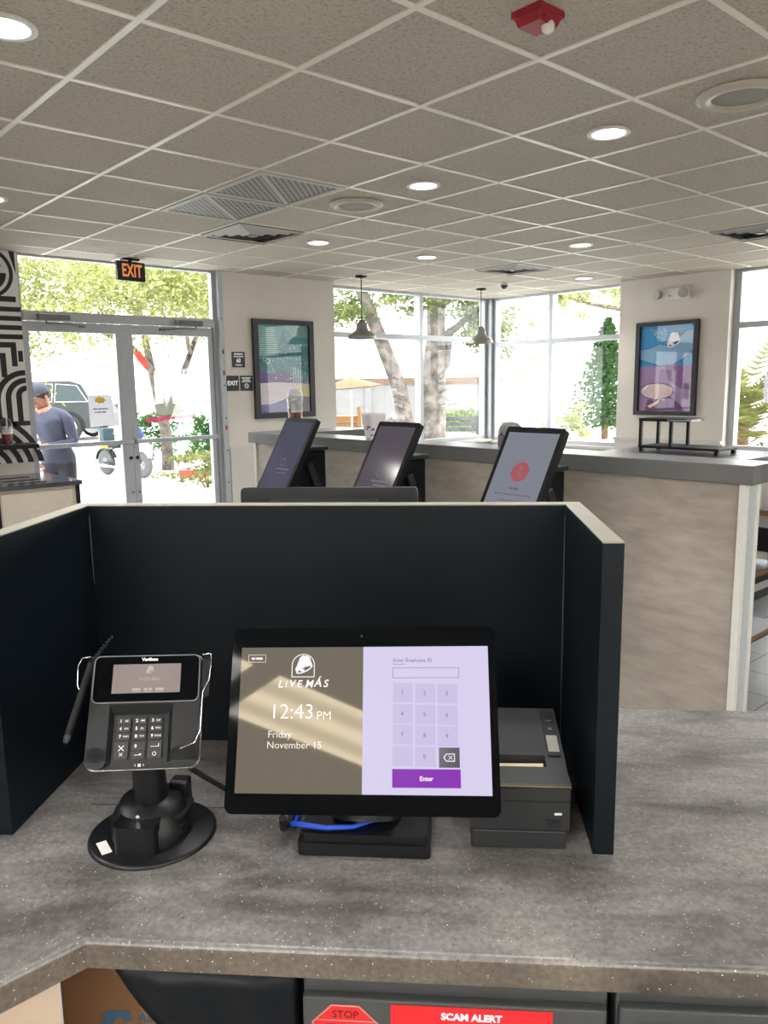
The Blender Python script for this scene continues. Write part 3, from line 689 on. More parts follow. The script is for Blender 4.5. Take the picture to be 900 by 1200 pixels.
pw_ = thing('paper_notice', 'white sheet of paper taped to the window at the right edge', 'notice', (8.444, 3.555, 1.36), R(-90))
MB(M_paper).at(plane_m((0, 0, 0), (1, 0, 0), (0, 0, 1))).prism([(0, 0), (0.23, 0), (0.23, 0.29), (0, 0.29)], 0, 0.001).build('sheet', pw_)
MB(M_ink).at(plane_m((0, -0.0012, 0), (1, 0, 0), (0, 0, 1))).box(0.05, 0.17, 0.13, 0.135, 0, 0.0003).build('print', pw_)
def film(name, c, t_):
    m = bpy.data.materials.new(name); m.use_nodes = True; nt = m.node_tree; nt.nodes.remove(nt.nodes['Principled BSDF'])
    a_ = nt.nodes.new('ShaderNodeBsdfTransparent'); b_ = nt.nodes.new('ShaderNodeBsdfTranslucent'); d = nt.nodes.new('ShaderNodeBsdfDiffuse')
    n = nt.nodes.new('ShaderNodeTexNoise'); n.inputs['Scale'].default_value = 9; r = ramp(nt, [(0.3, tuple(k * 0.85 for k in c[:3]) + (1,)), (0.7, c)])
    nt.links.new(n.outputs['Fac'], r.inputs['Fac']); nt.links.new(r.outputs['Color'], b_.inputs['Color']); nt.links.new(r.outputs['Color'], d.inputs['Color'])
    m1 = nt.nodes.new('ShaderNodeMixShader'); m2 = nt.nodes.new('ShaderNodeMixShader'); m1.inputs['Fac'].default_value = 0.5; m2.inputs['Fac'].default_value = t_
    nt.links.new(b_.outputs[0], m1.inputs[1]); nt.links.new(d.outputs[0], m1.inputs[2]); nt.links.new(a_.outputs[0], m2.inputs[1]); nt.links.new(m1.outputs[0], m2.inputs[2])
    nt.links.new(m2.outputs[0], nt.nodes['Material Output'].inputs['Surface']); return m
F_white, F_pink, F_red, F_olive = film('film_white', (0.9, 0.9, 0.9, 1), 0.32), film('film_pink', rgb(190, 70, 110), 0.6), film('film_red', rgb(225, 84, 70), 0.5), film('film_olive', rgb(120, 120, 80), 0.5)
wc = thing('window_cling', 'see-through advert cling with a pink stripe, on the right door glass', 'window cling', (3.25, DY - 0.0045, 1.29))
cl_ = MB(F_white).at(plane_m((0, 0, 0), (1, 0, 0), (0, 0, 1))).prism(rrect(0.14, 0.56, 0.05, 0.50, 0.06), 0, 0.0008); cl_.build('film', wc)
MB(F_pink).at(plane_m((0, -0.001, 0), (1, 0, 0), (0, 0, 1))).prism([(0.03, -0.015), (0.56, 0.02), (0.56, 0.055), (0.03, 0.025)], 0, 0.0006).build('pink_stripe', wc)
MB(F_red).at(plane_m((0, -0.001, 0), (1, 0, 0), (0, 0, 1))).prism([(-0.03, 0.52), (0.05, 0.48), (0.1, 0.53), (0.02, 0.66), (-0.04, 0.66)], 0, 0.0006).build('red_shape', wc)
MB(F_olive).at(plane_m((0, -0.001, 0), (1, 0, 0), (0, 0, 1))).prism([(0.24 + 0.20 * math.cos(R(t)), 0.10 + 0.065 * math.sin(R(t))) for t in range(0, 360, 15)], 0, 0.0006).prism([(0.22, 0.16), (0.32, 0.16), (0.31, 0.27), (0.23, 0.27)], 0, 0.0006).build('food_print', wc)
MB(F_olive).at(plane_m((0, -0.001, 0), (1, 0, 0), (0, 0, 1))).text('DONUTS', 0.34, 0.47, 0, 0.075, 0.002).build('lettering', wc)
# ------------------------------------------------------------------ self-order kiosks in a row before the half wall
M_k1 = mat('kiosk_screen_violet', rgb(18, 18, 26), 0.12, noise=0.2, nscale=5, emit=rgb(92, 92, 116), estr=0.6)
M_k2 = mat('kiosk_screen_plum', rgb(20, 18, 22), 0.12, noise=0.2, nscale=5, emit=rgb(96, 88, 100), estr=0.65)
M_k3 = mat('kiosk_screen_blue', rgb(30, 32, 36), 0.12, noise=0.05, nscale=5, emit=rgb(134, 138, 150), estr=0.8)
M_kred = mat('kiosk_red', rgb(40, 18, 20), 0.3, noise=0.02, emit=rgb(172, 88, 96), estr=0.85)
M_kdk = mat('kiosk_grey_print', rgb(24, 25, 28), 0.3, noise=0.02, emit=rgb(112, 114, 124), estr=0.75)
M_kln = mat('kiosk_faint_print', rgb(24, 24, 30), 0.3, noise=0.02, emit=rgb(112, 108, 130), estr=0.7)
KW, KH, KT = 0.335, 0.60, 30
def kiosk(y, scr, label, n):
    # local x runs towards the room's +X (away from the customer), the screen faces -X and leans back
    t = thing('order_kiosk', label, 'kiosk', (2.95, y, 0))
    top = Vector((0.0, 0, 1.398)); d = Vector((math.sin(R(KT)), 0, math.cos(R(KT))))
    o = top - d * KH
    M = plane_m((o.x, KW / 2, o.z), (0, -1, 0), (d.x, d.y, d.z))
    hd = MB(M_blackpl).at(M); hd.rprism(0, KW, 0, KH, -0.035, 0.0, 0.012); hd.at(M); hd.rprism(0.04, KW - 0.04, 0.05, KH - 0.10, -0.06, -0.035, 0.02); h = hd.build('housing', t)
    MB(scr).at(M).prism([(0.022, 0.03), (KW - 0.022, 0.03), (KW - 0.022, KH - 0.03), (0.022, KH - 0.03)], 0, 0.0012).build('screen', t)
    p = MB().at(M)
    if n == 2:
        p.use(M_kred).prism([(0.168 + 0.05 * math.cos(R(a)), 0.37 + 0.05 * math.sin(R(a))) for a in range(0, 360, 12)], 0.0014, 0.002)
        p.build('error_icon', t); p = MB().at(M)
        p.use(M_k3).box(0.165, 0.171, 0.36, 0.395, 0.002, 0.0024); p.box(0.165, 0.171, 0.345, 0.351, 0.002, 0.0024)
        p.build('exclamation_mark', t); p = MB().at(M)
        p.use(M_kdk).dashes(0.168, 0.285, 0.0014, 0.05, 0.012, 1); p.dashes(0.168, 0.255, 0.0014, 0.21, 0.006, 2); p.dashes(0.168, 0.225, 0.0014, 0.13, 0.006, 3)
        p.build('message_text', t); p = MB(M_kdk).at(M); p.rprism(0.075, 0.262, 0.145, 0.175, 0.0014, 0.002, 0.004)
    else:
        p.use(M_kln).dashes(0.20, 0.24, 0.0014, 0.14, 0.010, 4); p.dashes(0.2, 0.215, 0.0014, 0.10, 0.007, 5)
        p.build('message_text', t); p = MB(M_kln).at(M); p.arc(0.17, 0.29, 0.02, 0.024, 0, 360, 0.0014, 0.002)
    p.build('screen_print', t)
    # arm box, card reader and pedestal behind the head
    b_ = MB(M_black); b_.box(-0.10, 0.13, -0.075, 0.075, 0.86, 1.19, 0.012); b_.build('rear_box', t)
    c_ = MB(M_darkgrey).box(-0.06, 0.145, -0.085, 0.06, 1.19, 1.215, 0.006); c_.build('cap_plate', t)
    r_ = MB(M_darkgrey).at(Matrix.Translation((0.02, -0.088, 1.02)) @ Matrix.Rotation(R(-22), 4, 'Y')); r_.box(-0.022, 0.022, -0.015, 0.012, -0.11, 0.10, 0.006); r_.build('scanner', t)
    MB(M_blackmetal).box(-0.02, 0.11, -0.06, 0.06, 0.02, 0.86, 0.006).build('column', t)
    MB(M_blackmetal).box(-0.20, 0.18, -0.18, 0.18, 0.0, 0.02, 0.005).build('foot_plate', t)
    return t
kiosk(4.137, M_k1, 'leftmost ordering kiosk, with a dark violet tilted screen', 0)
kiosk(3.208, M_k2, 'middle ordering kiosk, with a dark plum tilted screen', 1)
kiosk(2.268, M_k3, 'right ordering kiosk, its pale tilted screen showing a red circle', 2)

# ------------------------------------------------------------------ drinks and small things on the ledge
M_tea = mat('brown_drink', rgb(150, 70, 22), 0.25, noise=0.25, nscale=20)
M_redd = mat('red_drink', rgb(150, 28, 36), 0.25, noise=0.15, nscale=20)
M_cupw = mat('white_cup', rgb(236, 232, 236), 0.5, noise=0.02)
M_pur = mat('cup_purple', rgb(140, 60, 160), 0.5)
def drink(loc, h, r, liquid, label, straw=False, fill=0.6):
    t = thing('plastic_drink_cup', label, 'cup', loc)
    MB(M_cupglass).lathe([(r * 0.72, 0.0), (r, h), (r * 1.05, h + 0.004), (r, h + 0.006), (r * 0.97, h), (r * 0.70, 0.004), (0.0, 0.004)], 28).build('cup', t)
    MB(liquid).lathe([(0.0, 0.006), (r * 0.68, 0.006), (r * (0.68 + 0.27 * fill), h * fill), (0, h * fill)], 28).build('drink', t)
    MB(M_cupglass).lathe([(r * 1.07, h + 0.002), (r * 1.08, h + 0.014), (r * 0.98, h + 0.018), (r * 0.9, h + 0.045), (r * 0.6, h + 0.068), (r * 0.18, h + 0.074)], 28).build('dome_lid', t)
    MB(M_cupw).arc(0, 0, r * 0.875, r * 0.885, 200, 330, h * 0.62, h * 0.9, 14).build('cup_print', t)
    if straw: MB(M_white).tube([(0.0, 0, 0.02), (0.012, 0, h + 0.16)], 0.0045, 8).build('straw', t)
    return t
drink((3.40, 4.85, 1.251), 0.255, 0.060, M_tea, 'clear dome-lidded cup of brown drink on the ledge behind the left kiosk', fill=0.72)
c2 = thing('paper_cup', 'white patterned paper cup on the ledge between the left and middle kiosks', 'cup', (3.40, 3.95, 1.251))
MB(M_cupw).lathe([(0.056, 0.0), (0.080, 0.16), (0.083, 0.165), (0.080, 0.168), (0.076, 0.163), (0.053, 0.004), (0, 0.004)], 32).build('cup', c2)
pp_ = MB(M_pur)
for k in range(26):
    a_, z_ = rn.uniform(0, 360), rn.uniform(0.02, 0.15); r_ = 0.0563 + 0.0245 * z_ / 0.16
    pp_.use(M_pur if k % 3 == 0 else M_sign)
    pp_.arc(0, 0, r_ + 0.0002, r_ + 0.002, a_, a_ + rn.uniform(8, 22), z_, z_ + 0.009, 4)
pp_.build('cup_print', c2)
nb = thing('crumpled_napkin', 'small crumpled white napkin on the ledge next to the patterned paper cup', 'napkin', (3.42, 3.80, 1.251))
q2 = MB(M_white)
vs, fs = [], []
pr_ = [(0.03, 0.0), (0.05, 0.03), (0.045, 0.08), (0.03, 0.125), (0.0, 0.14)]
for (r_, z_) in pr_:
    for k in range(14):
        w_ = 2 * PI * k / 14; rr = r_ * (1 + 0.25 * math.sin(3.1 * k + z_ * 90)); vs.append((rr * math.cos(w_), rr * math.sin(w_), z_ + 0.008 * math.sin(2.3 * k)))
for i in range(4):
    for k in range(14): fs.append((i * 14 + k, i * 14 + (k + 1) % 14, (i + 1) * 14 + (k + 1) % 14, (i + 1) * 14 + k))
fs.append(tuple(range(13, -1, -1)))
q2.add([(x, y, max(z, 0)) for x, y, z in vs], fs, False); q2.build('paper_ball', nb)
cn = thing('canister', 'small grey canister with a rounded top on the ledge behind the right kiosk', 'canister', (3.40, 2.79, 1.251))
MB(M_grey).lathe([(0.068, 0.0), (0.07, 0.01), (0.07, 0.08), (0.06, 0.115), (0.04, 0.135), (0.0, 0.142)], 32).build('body', cn)
MB(M_chrome).at(Matrix.Translation((0, 0, 0.072))).arc(0, 0, 0.069, 0.073, 0, 360, 0, 0.01, 32).build('metal_band', cn)

# ------------------------------------------------------------------ condiment cabinet and riser beyond the half wall
cb = thing('condiment_cabinet', 'grey-topped condiment cabinet standing beyond the half wall, at right', 'cabinet', (5.35, 2.9, 0))
MB(M_wains).box(-0.02, 0.62, -0.55, 0.5, 0.08, 1.03).build('carcass', cb)
MB(M_blackmetal).box(0.0, 0.6, -0.53, 0.48, 0.0, 0.08).build('plinth', cb)
MB(M_ledge).box(-0.05, 0.66, -0.58, 0.54, 1.03, 1.07, 0.003).build('worktop', cb)
for s_ in (-1, 1):
    d_ = MB(M_wains).box(-0.038, -0.0205, -0.025 + s_ * 0.262 - 0.255, -0.025 + s_ * 0.262 + 0.255, 0.10, 1.01, 0.003).build('cabinet_door', cb)
    MB(M_chrome).tube([(-0.038, -0.025 + s_ * 0.04, 0.85), (-0.06, -0.025 + s_ * 0.04, 0.85), (-0.06, -0.025 + s_ * 0.04, 0.72), (-0.038, -0.025 + s_ * 0.04, 0.72)], 0.005).build('handle', d_)
rs = thing('wire_riser', 'two-tier black metal riser standing on the condiment cabinet', 'rack', (5.42, 2.84, 1.0705))
rr_ = MB(M_blackmetal)
rr_.box(0, 0.30, -0.27, 0.36, 0.030, 0.048, 0.002); rr_.build('lower_shelf', rs)
MB(M_blackmetal).box(0.0, 0.28, -0.02, 0.36, 0.232, 0.255, 0.002).build('upper_shelf', rs)
MB(mat('steel_tray', rgb(160, 162, 165), 0.3, metal=0.5)).box(-0.02, 0.12, -0.07, 0.12, 0.238, 0.250).build('tray_lip', rs)
for x_, y_, z1_ in ((0.012, 0.346, 0.232), (0.012, 0.10, 0.232), (0.27, 0.346, 0.232), (0.27, 0.10, 0.232)):
    MB(M_blackmetal).box(x_ - 0.011, x_ + 0.011, y_ - 0.011, y_ + 0.011, 0.048, z1_).build('post', rs)
for x_, y_ in ((0.02, 0.34), (0.02, -0.25), (0.28, 0.34), (0.28, -0.25)):
    MB(M_blackmetal).box(x_ - 0.014, x_ + 0.014, y_ - 0.014, y_ + 0.014, 0, 0.030).build('foot', rs)

# ------------------------------------------------------------------ seating glimpsed past the end of the half wall
M_wood = mat('table_wood', rgb(116, 84, 66), 0.4, noise=0.2, nscale=9)
M_seat = mat('sealed_seat', rgb(104, 104, 116), 0.35, noise=0.08, nscale=9)
st = thing('bar_stool', 'black metal bar stool with a wooden seat and low back, behind the half wall end', 'stool', (3.66, 1.66, 0))
MB(M_seat).box(-0.19, 0.15, -0.19, 0.19, 0.725, 0.745, 0.003).use(M_wood).box(-0.195, 0.155, -0.197, -0.19, 0.722, 0.746).build('seat', st)
MB(M_blackmetal).box(-0.18, 0.14, -0.186, 0.18, 0.685, 0.725).build('seat_frame', st)
MB(M_seat).box(-0.19, 0.15, -0.20, 0.19, 0.435, 0.452, 0.003).use(M_wood).box(-0.195, 0.155, -0.207, -0.2, 0.43, 0.453).build('foot_shelf', st)
MB(M_blackmetal).box(-0.18, 0.14, -0.19, 0.18, 0.41, 0.435).build('lower_frame', st)
for x_ in (-1, 1):
    for y_ in (-1, 1):
        MB(M_blackmetal).tube([(x_ * 0.155 - 0.02, y_ * 0.165, 0.69), (x_ * 0.20 - 0.02, y_ * 0.20, 0.0)], 0.014, 8).build('leg', st)
MB(M_blackmetal).box(0.15, 0.175, -0.18, 0.18, 0.78, 0.90, 0.008).build('backrest', st)
for y_ in (-0.14, 0.14): MB(M_blackmetal).box(0.14, 0.16, y_ - 0.012, y_ + 0.012, 0.70, 0.80).build('back_post', st)
dt = thing('dining_table', 'pale-topped dining table with a brown edge, at the right edge of the photo', 'table', (5.85, 1.75, 0))
MB(mat('pale_table_top', rgb(190, 194, 205), 0.2, noise=0.03)).box(-0.55, 0.55, -0.45, 0.45, 0.72, 0.742).use(M_wood).ring([(-0.57, -0.47), (0.57, -0.47), (0.57, 0.47), (-0.57, 0.47)], [(-0.55, -0.45), (0.55, -0.45), (0.55, 0.45), (-0.55, 0.45)], 0.705, 0.742).build('tabletop', dt)
MB(M_blackmetal).cyl((0, 0, 0.02), (0, 0, 0.70), 0.04).build('pedestal', dt)
MB(M_blackmetal).lathe([(0.28, 0.0), (0.28, 0.012), (0.06, 0.03)], 32).build('base', dt)
ch = thing('dining_chair', 'black metal chair at the pale dining table, half hidden by the half wall', 'chair', (4.75, 1.55, 0), R(0))
MB(M_blackmetal).box(-0.2, 0.2, -0.2, 0.2, 0.43, 0.455, 0.006).build('seat', ch)
MB(M_blackmetal).box(-0.215, -0.19, -0.2, 0.2, 0.60, 0.86, 0.008).build('backrest', ch)
for x_ in (-1, 1):
    for y_ in (-1, 1): MB(M_blackmetal).tube([(x_ * 0.185, y_ * 0.18, 0.435), (x_ * 0.215, y_ * 0.205, 0.0)], 0.014, 8).build('leg', ch)
for y_ in (-0.17, 0.17): MB(M_blackmetal).tube([(-0.19, y_, 0.45), (-0.205, y_, 0.62)], 0.012, 8).build('back_post', ch)

# ------------------------------------------------------------------ waste and condiment station by the patterned wall, wall shelf with a drink
M_top = mat('station_top', rgb(70, 74, 80), 0.12, noise=0.06, nscale=8)
M_beige = mat('station_beige', rgb(196, 188, 176), 0.5, noise=0.03)
ws = thing('waste_station', 'beige waste station with dark trim and slotted dark top, by the doors', 'waste station', (1.25, 6.14, 0))
MB(M_beige).box(0.02, 0.965, 0.02, 0.83, 0.06, 0.865).build('carcass', ws)
MB(M_blackmetal).box(0.04, 0.95, 0.04, 0.82, 0.0, 0.06).build('plinth', ws)
tr = MB(M_blackpl).box(0.955, 0.985, 0.005, 0.035, 0.06, 0.865).build('corner_trim', ws); tr = MB(M_blackpl).box(0.0, 0.03, 0.005, 0.035, 0.06, 0.865); tr.build('corner_trim', ws); MB(M_blackpl).box(0.37, 0.395, 0.008, 0.022, 0.06, 0.865).build('middle_trim', ws)
tp = MB(M_top)
slots = [(0.50, 0.78, 0.07, 0.15), (0.50, 0.78, 0.27, 0.37), (0.50, 0.78, 0.50, 0.60)]
ys = [-0.01] + [v for s_ in slots for v in (s_[2], s_[3])] + [0.84]
for k in range(0, len(ys), 2): tp.box(-0.01, 1.0, ys[k], ys[k + 1], 0.866, 0.9)
for s_ in slots: tp.box(-0.01, s_[0], s_[2], s_[3], 0.866, 0.9); tp.box(s_[1], 1.0, s_[2], s_[3], 0.866, 0.9)
tp.build('worktop', ws)
dkk = MB(M_ventdark)
for s_ in slots: dkk.box(s_[0], s_[1], s_[2], s_[3], 0.866, 0.872)
dkk.build('slot_liner', ws)
for x0_, x1_ in ((0.06, 0.36), (0.405, 0.93)):
    fl = MB(M_beige).box(x0_, x1_, 0.008, 0.02, 0.12, 0.84, 0.003).build('cabinet_door', ws)
    MB(M_chrome).box(x0_ + 0.02, x0_ + 0.035, -0.012, 0.008, 0.5, 0.6, 0.003).build('handle', fl)
sh = thing('drink_shelf', 'narrow dark shelf fixed to the patterned wall, holding a red drink', 'shelf', (1.7, 7.064, 1.12))
MB(M_blackpl).box(-0.6, 0.48, -0.22, 0.035, 0.0, 0.035, 0.003).build('board', sh)
for x_ in (-0.4, 0.2): MB(M_blackmetal).prism([(x_ - 0.01, -0.15), (x_ + 0.01, -0.15), (x_ + 0.01, 0.03), (x_ - 0.01, 0.03)], -0.03, 0.0).build('bracket', sh)
drink((1.955, 6.93, 1.156), 0.145, 0.05, M_redd, 'clear dome-lidded cup of red drink with a straw on the wall shelf', True, 0.72)
# ------------------------------------------------------------------ service counter
m, nt, b, N, L = nodes_of('solid_surface')
tc = N('ShaderNodeTexCoord')
mp = N('ShaderNodeMapping'); mp.inputs['Scale'].default_value = (1.0, 2.6, 1.0)
cl = N('ShaderNodeTexNoise'); cl.inputs['Scale'].default_value = 4.6; cl.inputs['Detail'].default_value = 9; cl.inputs['Roughness'].default_value = 0.62; cl.inputs['Distortion'].default_value = 0.5
rc = ramp(nt, [(0.28, rgb(58, 56, 55)), (0.42, rgb(90, 87, 86)), (0.54, rgb(114, 112, 112)), (0.76, rgb(138, 134, 131))])
L(tc.outputs['Object'], mp.inputs['Vector']); L(mp.outputs['Vector'], cl.inputs['Vector']); L(cl.outputs['Fac'], rc.inputs['Fac'])
def specks(scale, size, chance):
    v = N('ShaderNodeTexVoronoi'); v.inputs['Scale'].default_value = scale; L(tc.outputs['Object'], v.inputs['Vector'])
    lt = N('ShaderNodeMath'); lt.operation = 'LESS_THAN'; lt.inputs[1].default_value = size; L(v.outputs['Distance'], lt.inputs[0])
    sx = N('ShaderNodeSeparateColor'); L(v.outputs['Color'], sx.inputs[0])
    l2 = N('ShaderNodeMath'); l2.operation = 'LESS_THAN'; l2.inputs[1].default_value = chance; L(sx.outputs[0], l2.inputs[0])
    mu = N('ShaderNodeMath'); mu.operation = 'MULTIPLY'; L(lt.outputs[0], mu.inputs[0]); L(l2.outputs[0], mu.inputs[1]); return mu
def over(col_out, fac, c):
    x = N('ShaderNodeMixRGB'); x.inputs['Color2'].default_value = c; L(fac.outputs[0], x.inputs['Fac']); L(col_out, x.inputs['Color1']); return x.outputs['Color']
fg = N('ShaderNodeTexNoise'); fg.inputs['Scale'].default_value = 130; fg.inputs['Detail'].default_value = 3; L(tc.outputs['Object'], fg.inputs['Vector'])
fr_ = ramp(nt, [(0.3, (0.74, 0.74, 0.74, 1)), (0.7, (1.22, 1.22, 1.22, 1))]); L(fg.outputs['Fac'], fr_.inputs['Fac'])
gm = N('ShaderNodeMixRGB'); gm.blend_type = 'MULTIPLY'; gm.inputs['Fac'].default_value = 1.0; L(rc.outputs['Color'], gm.inputs['Color1']); L(fr_.outputs['Color'], gm.inputs['Color2'])
o_ = over(gm.outputs['Color'], specks(190, 0.24, 0.18), rgb(86, 83, 81))
o_ = over(o_, specks(260, 0.22, 0.10), rgb(180, 177, 172))
o_ = over(o_, specks(125, 0.13, 0.10), rgb(206, 203, 198))
o_ = over(o_, specks(80, 0.13, 0.07), rgb(60, 57, 55))
L(o_, b.inputs['Base Color']); b.inputs['Roughness'].default_value = 0.34; b.inputs['Specular IOR Level'].default_value = 0.45
M_solid = m
def bev_prism(mb, poly, z0, z1, bv=0.008):
    t = bmesh.new(); vs0 = [t.verts.new((x, y, z0)) for x, y in poly]; f0 = t.faces.new(vs0)
    r_ = bmesh.ops.extrude_face_region(t, geom=[f0]); 
    for v in [e for e in r_['geom'] if isinstance(e, bmesh.types.BMVert)]: v.co.z = z1
    bmesh.ops.recalc_face_normals(t, faces=t.faces)
    ed = [e for e in t.edges if all(abs(v.co.z - z1) < 1e-6 for v in e.verts)]
    bmesh.ops.bevel(t, geom=ed, offset=bv, segments=4, profile=0.5, affect='EDGES')
    t.verts.index_update()
    mb.add([v.co.copy() for v in t.verts], [tuple(v.index for v in f.verts) for f in t.faces]); t.free()
poly = [(-0.46, 0.862), (0.60, 0.862), (1.32, 0.10), (1.86, 0.62), (0.905, 1.63), (-0.777, 1.63), (-1.95, 0.37), (-1.39, -0.16)]
ct = cthing('service_counter', 'grey speckled solid-surface service counter carrying the till, card terminal and printer', 'counter', 0, 0, 0)
mb = MB(M_solid); bev_prism(mb, poly, 0.872, 0.91)
M_sedge_shade = M_solid.copy(); M_sedge_shade.name = 'solid_surface_edge_shade'  # side faces get a darker, browner copy: edge shade put into the colour
for nd in M_sedge_shade.node_tree.nodes:
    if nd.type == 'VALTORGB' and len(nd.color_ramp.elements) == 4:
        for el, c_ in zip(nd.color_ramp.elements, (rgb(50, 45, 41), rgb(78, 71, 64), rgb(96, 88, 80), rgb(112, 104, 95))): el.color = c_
mb.mats.append(M_sedge_shade); mb.bm.normal_update()
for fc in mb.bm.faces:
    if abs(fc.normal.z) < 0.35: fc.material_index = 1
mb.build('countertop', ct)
mb = MB(mat('seam_filler', rgb(58, 55, 54), 0.6)); mb.box(-0.60, 0.20, 1.184, 1.1865, 0.9095, 0.9103); mb.build('seam', ct)
M_cab = mat('cabinet_laminate', rgb(190, 172, 154), 0.5, noise=0.03, nscale=4)
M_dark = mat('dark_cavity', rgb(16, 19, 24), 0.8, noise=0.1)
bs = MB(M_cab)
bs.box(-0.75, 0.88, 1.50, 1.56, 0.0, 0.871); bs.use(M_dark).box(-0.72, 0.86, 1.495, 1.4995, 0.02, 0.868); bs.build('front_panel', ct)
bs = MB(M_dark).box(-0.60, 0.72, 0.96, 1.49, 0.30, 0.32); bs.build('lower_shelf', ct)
wg = MB(M_cab)  # carcass of the wing that turns off to the left
d0, d1 = (-0.505, 0.868), (-1.37, -0.11)
wx, wy = d1[0] - d0[0], d1[1] - d0[1]; ln = math.hypot(wx, wy); ux, uy = wx / ln, wy / ln; nx, ny = uy, -ux
if nx > 0: nx, ny = -nx, -ny
wg.prism([d0, d1, (d1[0] + nx * 0.5, d1[1] + ny * 0.5), (d0[0] + nx * 0.17, d0[1] + ny * 0.17)], 0.0, 0.842); wg.build('wing_cabinet', ct)
rw = MB(M_cab).prism([(0.72, 0.90), (1.30, 0.29), (1.70, 0.66), (0.88, 1.50)], 0.0, 0.871).build('right_cabinet', ct)

# ------------------------------------------------------------------ things under the counter
M_safe = mat('charcoal_steel', rgb(62, 64, 66), 0.45, noise=0.05, bump=0.04, bscale=600)
M_stk = mat('sticker_red', rgb(205, 26, 34), 0.45, noise=0.03)
M_stkt = mat('sticker_dark_print', rgb(70, 16, 18), 0.6)
du = cthing('cash_drawer_unit', 'charcoal steel cash drawer unit with red stickers, under the counter', 'drawer unit', 0.008, 0.90, 0.321)
MB(M_safe).box(-0.197, 0.197, 0.004, 0.45, 0.0, 0.518, 0.004).build('housing', du)
dr = MB(M_safe).box(-0.196, 0.194, -0.010, 0.0035, 0.02, 0.500, 0.003).build('drawer', du)
hd = MB(M_dark).box(0.128, 0.180, -0.0115, -0.0101, 0.30, 0.462).use(M_safe).box(0.122, 0.129, -0.016, -0.0101, 0.30, 0.468).box(0.129, 0.180, -0.016, -0.0101, 0.460, 0.468).box(0.178, 0.185, -0.016, -0.0101, 0.30, 0.474)
hd.build('recessed_pull', dr)
s1 = MB(M_stk).at(plane_m((-0.140, -0.0104, 0.447), (1, 0, 0), (0, 0, 1)))
s1.prism([(0.048 * math.cos(R(22.5 + 45 * k)), 0.048 * math.sin(R(22.5 + 45 * k))) for k in range(8)], 0, 0.0006)
s1.use(M_stkt).text('STOP', 0, 0.030, 0.0006, 0.0145, 0.0002); s1.dashes(0, 0.012, 0.0006, 0.05, 0.008, 6); s1.use(M_edge).box(-0.040, 0.040, 0.0205, 0.0218, 0.0006, 0.0008); s1.box(-0.044, 0.044, 0.002, 0.0033, 0.0006, 0.0008)
s1.use(M_edge).ring([(0.0475 * math.cos(R(22.5 + 45 * k)), 0.0475 * math.sin(R(22.5 + 45 * k))) for k in range(8)], [(0.0455 * math.cos(R(22.5 + 45 * k)), 0.0455 * math.sin(R(22.5 + 45 * k))) for k in range(8)], 0.0006, 0.0008)
s1.build('stop_sticker', du)
s2 = MB(M_stk).at(plane_m((-0.081, -0.0104, 0.345), (1, 0, 0), (0, 0, 1)))
s2.box(0, 0.207, 0, 0.150, 0, 0.0006); s2.use(M_wtext).text('SCAM ALERT', 0.104, 0.136, 0.0006, 0.0135, 0.0005); s2.build('alert_sticker', du)
d2 = cthing('cabinet_unit', 'plain charcoal drawer unit under the counter, right of the one with red stickers', 'drawer unit', 0.42, 0.90, 0.321)
MB(M_safe).box(-0.205, 0.205, 0.004, 0.45, 0.0, 0.523, 0.004).build('housing', d2)
dq = MB(M_safe).box(-0.203, 0.203, -0.010, 0.0035, 0.02, 0.505, 0.003).build('drawer', d2)
MB(M_dark).box(-0.17, 0.17, -0.0115, -0.0101, 0.40, 0.478).use(M_safe).box(-0.178, 0.178, -0.015, -0.0101, 0.478, 0.485).box(-0.178, -0.17, -0.015, -0.0101, 0.40, 0.478).box(0.17, 0.178, -0.015, -0.0101, 0.40, 0.478).build('recessed_pull', dq)
M_card = mat('cardboard', rgb(104, 72, 44), 0.8, noise=0.08, nscale=7)
M_cblue = mat('cardboard_print', rgb(36, 74, 98), 0.7)
bx = cthing('cardboard_box', 'brown cardboard box with a blue arrow print in the dark space under the counter', 'box', -0.40, 1.065, 0.321, 0)
MB(M_card).box(-0.148, 0.13, -0.12, 0.17, 0.0, 0.53, 0.003).build('carton', bx)
MB(mat('packing_tape', rgb(112, 82, 52), 0.4)).box(-0.03, 0.02, -0.1206, -0.12, 0.0, 0.515).build('tape', bx)
ar = MB(M_cblue).at(plane_m((-0.072, -0.1212, 0.398), (0.55, 0, 0), (0, 0, 0.55)) @ Matrix.Scale(0.58, 4))
ar.prism([(-0.05, -0.025), (-0.015, 0.012), (-0.035, 0.012), (-0.012, 0.030), (0.042, 0.030), (0.048, 0.008), (0.028, -0.002), (0.022, 0.012), (0.012, 0.012), (-0.022, -0.03)], 0, 0.0005)
ar.text('AIR', 0.085, 0.012, 0, 0.034, 0.0005, shear=0.25); ar.build('arrow_print', bx)
bg = cthing('plastic_bag', 'crumpled black plastic bag leaning on the cardboard box under the counter', 'bag', -0.275, 0.908, 0.321)
vs, fs = [], []; nu, nv = 28, 24
for j in range(nv):
    tz = j / (nv - 1); z = 0.525 * tz; zz = z + 0.321
    uL = -0.305 - 0.81 * max(0.0, zz - 0.676) - 0.02 * math.sin(9 * tz); uR = -0.196
    cx_, hw_ = (uL + uR) / 2 + 0.275, (uR - uL) / 2
    for i in range(nu):
        a_ = 2 * PI * i / nu; k_ = 1 + 0.05 * math.sin(5 * a_ + 7 * tz) * (1 if math.cos(a_) < 0.3 else 0)
        ca, sa = math.cos(a_), math.sin(a_); sq = math.copysign(abs(ca) ** 0.6, ca)
        vs.append((cx_ + hw_ * k_ * sq, 0.024 * (1 + 0.25 * math.sin(9 * a_ + 6 * tz)) * sa, z))
